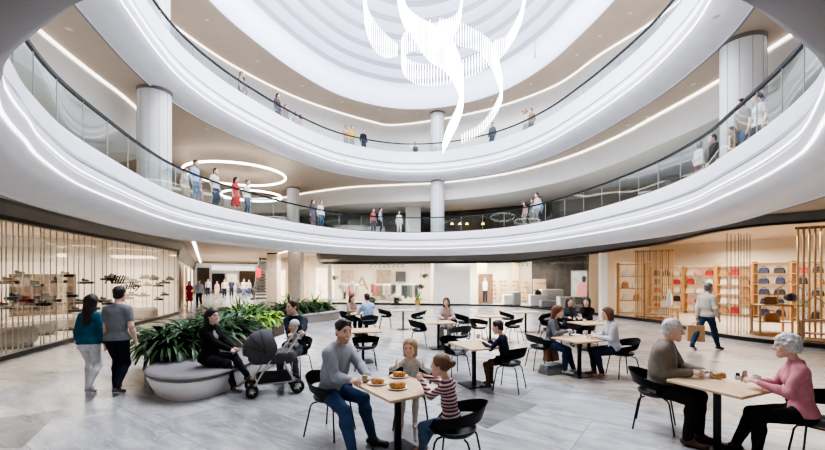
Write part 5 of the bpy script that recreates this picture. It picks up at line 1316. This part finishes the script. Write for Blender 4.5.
def shelving(A, B, hgt, rows, label, wood, cols, uname):
    A=Vector(A); B=Vector(B); d=B-A; L=d.length; rz=math.atan2(d.y,d.x); c=(A+B)/2
    t = thing('shelf_unit',label,'shelf unit',(c.x,c.y,0),rz)
    for x in (-L/2+.04,L/2-.04): g=G(); g.box((x,0,hgt/2),(.07,.42,hgt)); g.build('side_panel', wood, t)
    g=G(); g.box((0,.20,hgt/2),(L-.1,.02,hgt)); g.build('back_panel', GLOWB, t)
    zs=[.12+(hgt-.2)*i/rows for i in range(rows+1)]
    for z in zs: g=G(); g.box((0,0,z),(L-.12,.40,.045)); g.build('shelf', wood, t)
    names=['lowest','second','third','fourth','fifth','top']
    for r in range(rows):
        n = max(2,int(L/.5))
        for i in range(n):
            x = -L/2+.12+(L-.24)*(i+.5)/n+random.uniform(-.03,.03); col = cols[(r*3+i*2+random.randint(0,1))%len(cols)]
            p = Vector(rot(x,-.02,rz)); pos = 'left' if i==0 else ('right' if i==n-1 else 'middle')
            handbag(col,(c.x+p.x,c.y+p.y,zs[r]+.024),rz,'%s handbag, %s of the %s shelf, %s'%(col,pos,names[r],uname),1.15*min(1,(zs[1]-zs[0])/.40),'handbags on the shop shelves')
    return t
ln = [Vector((14.2,23.9)),Vector((15.35,22.6)),Vector((16.15,21.2)),Vector((16.9,19.8)),Vector((17.55,18.5)),Vector((18.3,16.9))]
un = ['first unit from the wooden slats','second unit from the wooden slats','middle unit of the bag shop','fourth unit from the wooden slats','last unit by the golden slats']
cs = [['navy','red','black','white','green','cream'],['cream','red','white','pink','red','grey'],['cream','tan','red','white','cream','tan'],['navy','white','black','cream','navy','grey'],['grey','red','black','green','black','tan']]
for i in range(5): shelving(ln[i],ln[i+1],2.62 if i<3 else 2.75,5,'wooden wall shelf full of handbags, the '+un[i],RW if i!=3 else RWD,cs[i],un[i])
# open wooden cabinet by the left of the shop
pA = at(614,314.5,0)+Vector((.5,1.4,0)); shelving((10.9,21.3),(12.2,20.9),2.75,4,'tall open wooden cabinet at the left end of the bag shop',RW,['cream','white','tan','cream'],'tall cabinet at the left')
# slatted screens
GOLD = M('gold_slat',(.62,.42,.20),.3,metal=.5); 
def screen(A,B,n,w,d,hgt,mats,label):
    A=Vector(A); B=Vector(B); c=(A+B)/2; rz=math.atan2((B-A).y,(B-A).x); L=(B-A).length
    t=thing('slatted_screen',label,'screen',(c.x,c.y,0),rz)
    for i in range(n):
        x=-L/2+L*(i+.5)/n; g=G(); g.box((x,0,hgt/2),(w,d,hgt)); g.build('slat', mats[i%len(mats)], t)
    for z in (.06,hgt-.05): g=G(); g.box((0,.0,z),(L,d*.6,.08)); g.build('rail', RWD, t)
screen((10.95,19.7),(12.35,18.9),19,.05,.10,3.3,[RW,RWD,GOLD],'floor to ceiling wooden slat screen left in the bag shop')
screen((12.2,12.75),(14.2,11.3),19,.045,.10,3.6,[GOLD,RW],'floor to ceiling golden slat screen at the right frame edge')
# thin dark rods in the window and light gold ones
g = G(); g.tube([(0,0,.1),(0,0,3.45)],.012,6); ROD2=g.build('window_rod', M('rod_dark',(.12,.10,.085),.4,metal=.5)); tag(ROD2,None,'rod'); f2=[True]
for i,px in enumerate((727,731,735,738.5,741,744,747,750)): 
    Y=13.2+.25*(i%3); rod((px-CX)/400*Y*1.0,Y,'thin dark metal rod standing behind the bag shop glass','window rods of the bag shop',ROD2,f2)
# display pieces
CASE = M('case_wood',(.48,.30,.16),.5)
def case(x,y,rz,w,d,hgt,label,mat=CASE,kind='display_case'):
    t=thing(kind,label,'display case',(x,y,.004),rz)
    for sx in (-1,1):
        for sy in (-1,1): g=G(); g.box((sx*(w/2-.03),sy*(d/2-.03),hgt/2),(.05,.05,hgt)); g.build('post', mat, t)
    g=G(); g.box((0,0,hgt-.02),(w,d,.04)); g.build('top_board', mat, t)
    g=G(); g.box((0,0,hgt*.45),(w-.04,d-.04,.03)); g.build('shelf', mat, t)
    g=G(); g.box((0,0,.06),(w,d,.12)); g.build('plinth', mat, t)
    return t
case(12.3,13.7,-.3,.95,.6,1.05,'open wooden display case in the bag shop window')
handbag('brown',(12.3,13.7,1.06),-.3,'brown handbag on top of the open wooden display case',1.2,'window bags'); handbag('tan',(12.28,13.68,.50),-.3,'tan handbag inside the open wooden display case',1.2,'window bags')
case(11.35,18.15,-.5,1.2,.6,.62,'low wooden display box with bags near the slat screen')
handbag('cream',(11.4,18.1,.64),-.5,'cream handbag on the low wooden display box',1.1,'window bags'); handbag('white',(11.3,18.15,.31),-.5,'white handbag inside the low wooden display box',1.0,'window bags')
def house(x,y,rz,w,hgt,z,label):
    t=thing('house_frame',label,'frame',(x,y,z),rz); P=[(-w/2,0,0),(-w/2,0,hgt*.65),(0,0,hgt),(w/2,0,hgt*.65),(w/2,0,0)]
    g=G(); g.tube(P,.022,6); g.build('outline', CASE, t); g=G(); g.box((0,0,0),(w,.2,.04)); g.build('base', CASE, t)
house(12.55,13.3,-.5,.62,.8,1.08,'house shaped wooden frame on the display case with a dark hat')
s=Soft().e((0,0,.07),(.11,.10,.10),k=.02).e((0,0,.0),(.21,.19,.018),k=.02); me=s.mesh('sun_hat',.01); o=link('sun_hat',me,M('hat_black',(.02,.02,.025),.8),None,True); o.location=(12.5,13.2,1.32); o.rotation_euler=(.5,-.35,0); tag(o,'black brimmed hat hanging in the house shaped frame','hat')
house(11.98,11.92,-.62,.5,.72,.72,'small house shaped frame low at the right of the bag shop window'); house(12.45,11.58,-.62,.55,.95,.72,'house shaped frame nearest the golden slat screen')
case(12.2,11.75,-.62,1.2,.42,.70,'low wooden plinth under the house frames',CASE,'plinth_table')
# bust mannequins
def bust(x,y,z,rz,col,label,sc=1.0):
    t=thing('dress_form',label,'mannequin',(x,y,z),rz); s=Soft().c((0,0,1.05),(0,0,1.25),.14,.16,n=(0,1,0),sc=.7,k=.05).c((0,0,.92),(0,0,1.05),.16,.13,n=(0,1,0),sc=.75,k=.05).c((-.13,0,1.37),(.13,0,1.37),.06,k=.05).c((0,0,1.4),(0,0,1.52),.05,.045,k=.03)
    softobj('torso_form', s, .014, M('form_%d'%int(col[0]*100+col[1]*10),col,.6), t); g=G(); g.tube([(0,0,.02),(0,0,.95)],.016,8); g.build('pole', CHROME, t); g=G(); g.lathe([(.17,0),(.17,.015),(.03,.03)],n=20); g.build('base', CHROME, t); t.scale=(sc,)*3; return t
bust(10.85,16.9,.0,1.2,(.75,.74,.72),'white dress form in the bag shop window beside the slat screen',.95)
# ================================================================ FAR LEFT SHOP (clothes) and FAR RIGHT SHOP (shoes)
cols=[(.72,.22,.18),(.80,.74,.66),(.15,.17,.2),(.74,.55,.45),(.20,.32,.25),(.75,.72,.70),(.55,.12,.10),(.40,.36,.33)]
cnames=['red','cream','charcoal','salmon','green','white','dark red','taupe']
def rack(x,y,rz,n,label,where):
    t=thing('clothes_rack',label,'clothes rack',(x,y,0),rz); L=n*.21+.2
    g=G(); g.tube([(-L/2,0,0),(-L/2,0,1.45),(L/2,0,1.45),(L/2,0,0)],.018,6); g.build('frame', CHROME, t,True)
    for q in (-1,1): g=G(); g.box((q*L/2,0,.02),(.05,.45,.04)); g.build('foot', CHROME, t)
    for i in range(n):
        c_=random.randrange(8); xx=-L/2+.18+i*.21; p=rot(xx,0,rz); hh=random.uniform(.8,1.15); g=G()
        g.add([(-.085,-.22,-.06),(.085,-.22,-.06),(.085,.22,-.06),(-.085,.22,-.06),(-.02,-.05,0),(.02,-.05,0),(.02,.05,0),(-.02,.05,0),(-.09,-.2,-hh),(.09,-.2,-hh),(.09,.2,-hh),(-.09,.2,-hh)],[(4,5,6,7),(0,1,5,4),(1,2,6,5),(2,3,7,6),(3,0,4,7),(8,9,1,0),(9,10,2,1),(10,11,3,2),(11,8,0,3),(8,11,10,9)])
        o=g.build('garment', cloth(cols[c_])); o.location=(x+p[0],y+p[1],1.43); o.rotation_euler=(0,0,rz); tag(o,cnames[c_]+' garment hanging on the '+where,'garment','garments on the '+where)
rack(-4.7,30.9,.1,6,'clothes rack at the left in the bright clothing shop','clothes rack at the left of the clothing shop')
rack(-2.3,31.2,0,8,'clothes rack in the middle of the bright clothing shop','middle clothes rack of the clothing shop')
rack(-.1,30.8,-.1,7,'clothes rack at the right in the bright clothing shop','right clothes rack of the clothing shop')
bust(-5.2,30.0,0,.2,(.74,.72,.70),'white dress form left of the plants in the clothing shop',1.05); bust(-4.5,29.9,0,.1,(.80,.78,.76),'second white dress form in the clothing shop window',1.1)
bust(-3.0,30.2,0,0,(.70,.25,.2),'dress form wearing red in the clothing shop',1.05); bust(-1.4,29.8,0,0,(.14,.13,.15),'dress form wearing black in the clothing shop',1.0)
bust(-7.6,33.0,0,.3,(.78,.35,.28),'dress form in salmon red beyond the stone columns',1.05)
POT=M('pot_yellow',(.55,.36,.08),.5); POT2=M('pot_dark',(.05,.05,.05),.5)
def potplant(x,y,sc,me,label,pm,z=0):
    t=thing('potted_plant',label,'potted plant',(x,y,z)); g=G(); g.lathe([(.14,0),(.19,.30),(.20,.34),(.17,.34),(.16,.3),(0,.29)],n=20); g.build('pot', pm, t, True)
    o=bpy.data.objects.new('foliage',me); COL.objects.link(o); o.parent=t; o.location.z=.3; o.scale=(.9,)*3; t.scale=(sc,)*3
potplant(-2.9,28.95,1.0,FERN[0],'potted green plant on the floor of the clothing shop window',POT2); potplant(-1.15,28.6,1.0,FERN[1],'round bushy potted plant right of the centre in the clothing shop window',POT2); potplant(.35,28.4,1.05,SPIKY,'potted plant in a yellow pot at the right of the clothing shop window',POT)
for i,(x,z,y) in enumerate(((-6.0,1.75,30.6),(-5.4,1.0,30.9),(.9,1.9,29.6),(.6,1.1,29.8))):
    t=thing('hanging_planter',['hanging planter at the upper left of the clothing shop','hanging planter at the lower left of the clothing shop','hanging planter at the upper right of the clothing shop','hanging planter at the lower right of the clothing shop'][i],'planter',(x,y,z)); g=G(); g.lathe([(.1,0),(.16,.2),(.14,.2),(0,.19)],n=16); g.build('pot',POT,t,True); o=bpy.data.objects.new('foliage',FERN[i%3]); COL.objects.link(o); o.parent=t; o.location.z=.15; o.scale=(.75,)*3; g=G(); g.tube([(0,0,.2),(0,0,3.4-z)],.008,5); g.build('cord',BLACK,t)
# big letter A display, back panels
text('A',(-4.35,34.6,.9),0,1.7,M('letter_bronze',(.25,.17,.11),.4),0,'letter_sign','large dark letter A standing at the back of the clothing shop','sign',.08)
for i,(x0,x1,z0,z1,c_,l) in enumerate(((-3.2,-1.9,.3,2.6,(.30,.22,.16),'brown wall panel behind the racks'),(-1.5,-.6,1.6,2.5,(.06,.06,.07),'black framed picture on the clothing shop back wall'),(-6.3,-5.2,1.5,2.6,(.35,.27,.22),'brown picture at the left of the clothing shop'))):
    g=G(); g.box(((x0+x1)/2,35.3,(z0+z1)/2),(x1-x0,.05,z1-z0)); o=g.build('wall_panel',M('wp%d'%i,c_,.5,noise=.3,nscale=3)); tag(o,l,'panel')
# track spots
def spot_row(x0,x1,y,z,n,label):
    t=thing('track_light',label,'track light',((x0+x1)/2,y,z)); g=G(); g.box((0,0,.03),(x1-x0,.04,.03)); g.build('track',BLACK,t)
    for i in range(n):
        x=(x0-x1)/2+(x1-x0)*(i+.5)/n; g=G(); g.tube([(x,0,.02),(x,-.05,-.06),(x,-.12,-.14)],[.012,.05,.06],8); g.build('spot',BLACK,t,True)
spot_row(-3.4,-.6,30.8,2.92,8,'row of black ceiling spots in the clothing shop'); spot_row(7.6,8.6,29.5,3.0,3,'three black ceiling spots in the shoe shop'); spot_row(9.0,10.6,27.4,3.1,5,'black ceiling spots near the dark wall')
# shoe shop: wood panels with shoes, screen, benches, dark wall picture
TANP=wood_mat('tan_panel',(.60,.42,.24),(.74,.55,.34),.5,2,2)
def panel(px0,px1,y0,y1,Y,label,mat=TANP,name='wood_panel'):
    a=atd(px0,Y); b=atd(px1,Y); z0=2+(277-y1)/400*Y; z1=2+(277-y0)/400*Y
    g=G(); g.box(((a.x+b.x)/2,Y+.03,(z0+z1)/2),(b.x-a.x,.06,z1-z0)); o=g.build(name,mat); return tag(o,label,'panel'),(a.x,b.x,z0,z1)
panel(477,487,262,303,31.2,'tall tan wooden wall panel left in the shoe shop'); panel(511,519,262,290,31.9,'tall tan wooden wall panel right in the shoe shop')
SHOEC=[(.10,.05,.03),(.45,.10,.06),(.05,.05,.06),(.55,.42,.25),(.25,.28,.2)]
def shoewall(px0,px1,Y,rows,cols_,where,y0=279,y1=300):
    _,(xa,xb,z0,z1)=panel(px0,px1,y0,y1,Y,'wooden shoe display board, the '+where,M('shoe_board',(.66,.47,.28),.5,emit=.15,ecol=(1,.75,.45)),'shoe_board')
    for r in range(rows):
        for c_ in range(cols_):
            ci=random.randrange(5); o=bpy.data.objects.new('shoe',SHX[ci]); COL.objects.link(o); o.location=(xa+(xb-xa)*(c_+.5)/cols_,Y-.12,z0+(z1-z0)*(r+.35)/rows); o.rotation_euler=(0,0,random.choice((0,PI))); o.scale=(.72,)*3
            tag(o,'%s shoe shown on the %s'%(['brown','rust','black','tan','olive'][ci],where),'shoe','shoes on the '+where)
SHX=[]
for i,c_ in enumerate(SHOEC):
    s=Soft().c((-.10,0,.045),(.10,0,.035),.05,.038,k=.02).c((-.11,0,.06),(-.10,0,.11),.045,.04,k=.02); me=s.mesh('shoe',.014); me.materials.append(M('shx%d'%i,c_,.5)); me.polygons.foreach_set('use_smooth',[True]*len(me.polygons)); SHX.append(me)
shoewall(490,496,31.6,5,2,'first shoe board from the left'); shoewall(499,507,31.7,5,2,'second shoe board from the left'); shoewall(512,518,31.8,5,2,'third shoe board from the left'); shoewall(521,527,31.8,4,2,'narrow fourth shoe board'); shoewall(533,546,30.7,3,4,'wide shoe board on the right')
# video screen showing a standing man
t=thing('video_screen','upright video screen showing a man in a white shirt in the shoe shop','screen',(5.4,29.6,0),-.05); 
g=G(); g.box((0,0,1.12),(1.05,.10,2.2)); g.build('casing', M('screen_case',(.12,.10,.09),.4), t)
g=G(); g.add([(-.47,-.055,.1),(.47,-.055,.1),(.47,-.055,2.15),(-.47,-.055,2.15)],[(0,1,2,3)]); g.build('display', M('screen_brown',(.20,.12,.08),.4,emit=.5,noise=.4,nscale=2), t)
g=G(); 
for pts,mi in (([(-.2,1.0),(.12,1.0),(.14,1.6),(.05,1.72),(-.12,1.72),(-.22,1.6)],0),([(-.1,1.74),(.03,1.74),(.04,1.95),(-.11,1.95)],1),([(-.2,.15),(-.06,.15),(-.04,.8),(-.02,.8),(.0,.15),(.12,.15),(.12,1.0),(-.2,1.0)],2)):
    g.add([(x,-.060,z) for x,z in pts],[tuple(range(len(pts)))],mi)
g.build('picture', [M('scr_white',(.75,.76,.8),.5,emit=.6),M('scr_skin',(.6,.38,.28),.5,emit=.4),M('scr_dark',(.03,.03,.04),.5)], t)
GREYB=M('grey_block',(.30,.30,.31),.6); WB=M('white_block',(.80,.79,.77),.4)
for i,(px,Y,w,hh,m_,l) in enumerate(((509,28.5,.9,.75,WB,'white display block left in the shoe shop'),(516,28.2,.55,.95,GREYB,'grey round edged display block in the shoe shop'),(538,27.2,1.2,.8,WB,'white display counter in the middle of the shoe shop'),(552,26.2,1.6,.45,GREYB,'low grey bench in the shoe shop'),(551,27.6,1.5,1.15,WB,'tall white counter at the back of the shoe shop'),(566,25.4,1.0,.75,WB,'white block beside the dark wall'))):
    t=thing('display_block',l,'display block',(*atd(px,Y).xy,0)); g=G(); g.rbox((0,0,hh/2+.03),(w,.7,hh-.06),.06); g.build('block',m_,t); g=G(); g.rbox((0,0,.03),(w*.92,.62,.06),.05); g.build('plinth',BLACK,t)
bag('handbag',(*atd(538,27.2).xy,.80),0,.4,.2,.28,M('bag_black',BAGC['black'],.5),'black bag on the white counter in the middle of the shoe shop','handbag',.1)
a=atd(583,26.0)
t=thing('picture_panel','bright poster of a figure in pink on the dark wall right of the shoe shop','poster',(a.x,a.y,1.55),-.95); g=G(); g.box((0,0,0),(1.7,.06,1.75)); g.build('frame',M('frame_pale',(.6,.6,.58),.4),t)
g=G(); g.add([(-.78,-.035,-.8),(.78,-.035,-.8),(.78,-.035,.8),(-.78,-.035,.8)],[(0,1,2,3)]); g.build('backdrop',M('poster_green',(.50,.56,.50),.5,emit=.4,noise=.4,nscale=2),t)
g=G(); g.add([(x,-.04,z) for x,z in ((-.45,-.78),(.4,-.78),(.42,-.2),(.2,.12),(-.1,.14),(-.4,-.15))],[(0,1,2,3,4,5)],0); g.add([(x,-.042,z) for x,z in ((-.02,.12),(.2,.12),(.26,.4),(.12,.55),(-.06,.45))],[(0,1,2,3,4)],1); g.build('figure',[M('poster_pink',(.75,.28,.30),.5,emit=.4),M('poster_dark',(.12,.06,.05),.5)],t)
# ================================================================ ESCALATOR and red sign
E0=Vector(((262-CX)/400*36,36,0)); 
t=thing('escalator','grey escalator seen end on at the left behind the planter','escalator',(E0.x,E0.y,0),.25)
ESC=M('escalator_grey',(.13,.13,.14),.35,metal=.4); EG=glass_mat('esc_glass',(.55,.6,.6),.1)
for q in (-1,1):
    g=G(); g.add([(q*.62,-1.2,.9),(q*.62,0,1.0),(q*.62,5.2,5.0),(q*.62,5.2,4.1),(q*.62,0,.05),(q*.62,-1.2,.05)],[(0,1,4,5),(1,2,3,4)]); g.build('side_glass',EG,t)
    g=G(); g.tube([(q*.62,-1.3,.5),(q*.62,-1.35,.85),(q*.62,-1.1,1.0),(q*.62,0,1.08),(q*.62,5.2,5.1)],.06,8); g.build('handrail',RUBBER,t,True)
    g=G(); g.tube([(q*.72,-1.2,.08),(q*.72,0,.08),(q*.72,5.2,4.05)],.13,6); g.build('truss',ESC,t)
for i in range(14): g=G(); g.box((0,.1+i*.37,.1+i*.285),(1.1,.36,.14)); g.build('step',ESC,t)
a=atd(258.5,34.0); t=thing('hanging_sign','small red sign above the escalator foot','sign',(a.x,a.y,2+(277-273)/400*34)); g=G(); g.rbox((0,0,0),(.45,.06,.75),.05); g.build('panel',M('sign_red',(.65,.03,.06),.4,emit=.5),t); g=G(); g.tube([(0,0,.37),(0,0,3.48-(2+4/400*34))],.012,5); g.build('rod',BLACK,t)
# gallery furniture: pale oval desks and lit counters far behind the glass
def desk(x,y,z,rx,ry,label,mat=W_WALL):
    t=thing('reception_desk',label,'desk',(x,y,z)); g=G(); g.lathe([(.9,0),(1.0,.15),(1.0,.85),(.97,.92),(.9,.95)],n=36,sx=rx,sy=ry); g.build('counter_body',mat,t,True); g=G(); g.lathe([(.96,.96),(1.02,.97),(1.02,1.02),(.0,1.03)],n=36,sx=rx,sy=ry); g.build('counter_top',W_FASC,t,True)
a=atd(350,31.5); desk(a.x,a.y,F2,1.3,.6,'white oval counter behind the glass left of the gallery middle'); a=atd(374,32.2); desk(a.x,a.y,F2,.9,.45,'smaller white oval counter beside the first one on the gallery')
a=atd(268,27); desk(a.x,a.y,F2,1.3,.6,'white oval counter below the ring lights on the gallery')
a=atd(655,20); desk(a.x,a.y-1,F2,1.3,.6,'pale rounded counter behind the glass on the right gallery',M('desk_grey',(.5,.5,.48),.4))
YL=M('yellow_glow',(1,.6,.15),.4,emit=3)
for i,px in enumerate((452,460,467,483,498,505)):
    a=atd(px,31.6); t=thing('counter_lamp','small yellow lamp over the dark shop counter on the gallery','lamp',(a.x,a.y,F2+1.15),0,'yellow lamps of the dark gallery shop'); g=G(); g.lathe([(0,.16),(.05,.15),(.14,0),(.0,.02)],n=14); g.build('shade',YL,t,True); g=G(); g.tube([(0,0,.15),(0,0,1.2)],.01,5); g.build('cord',BLACK,t)
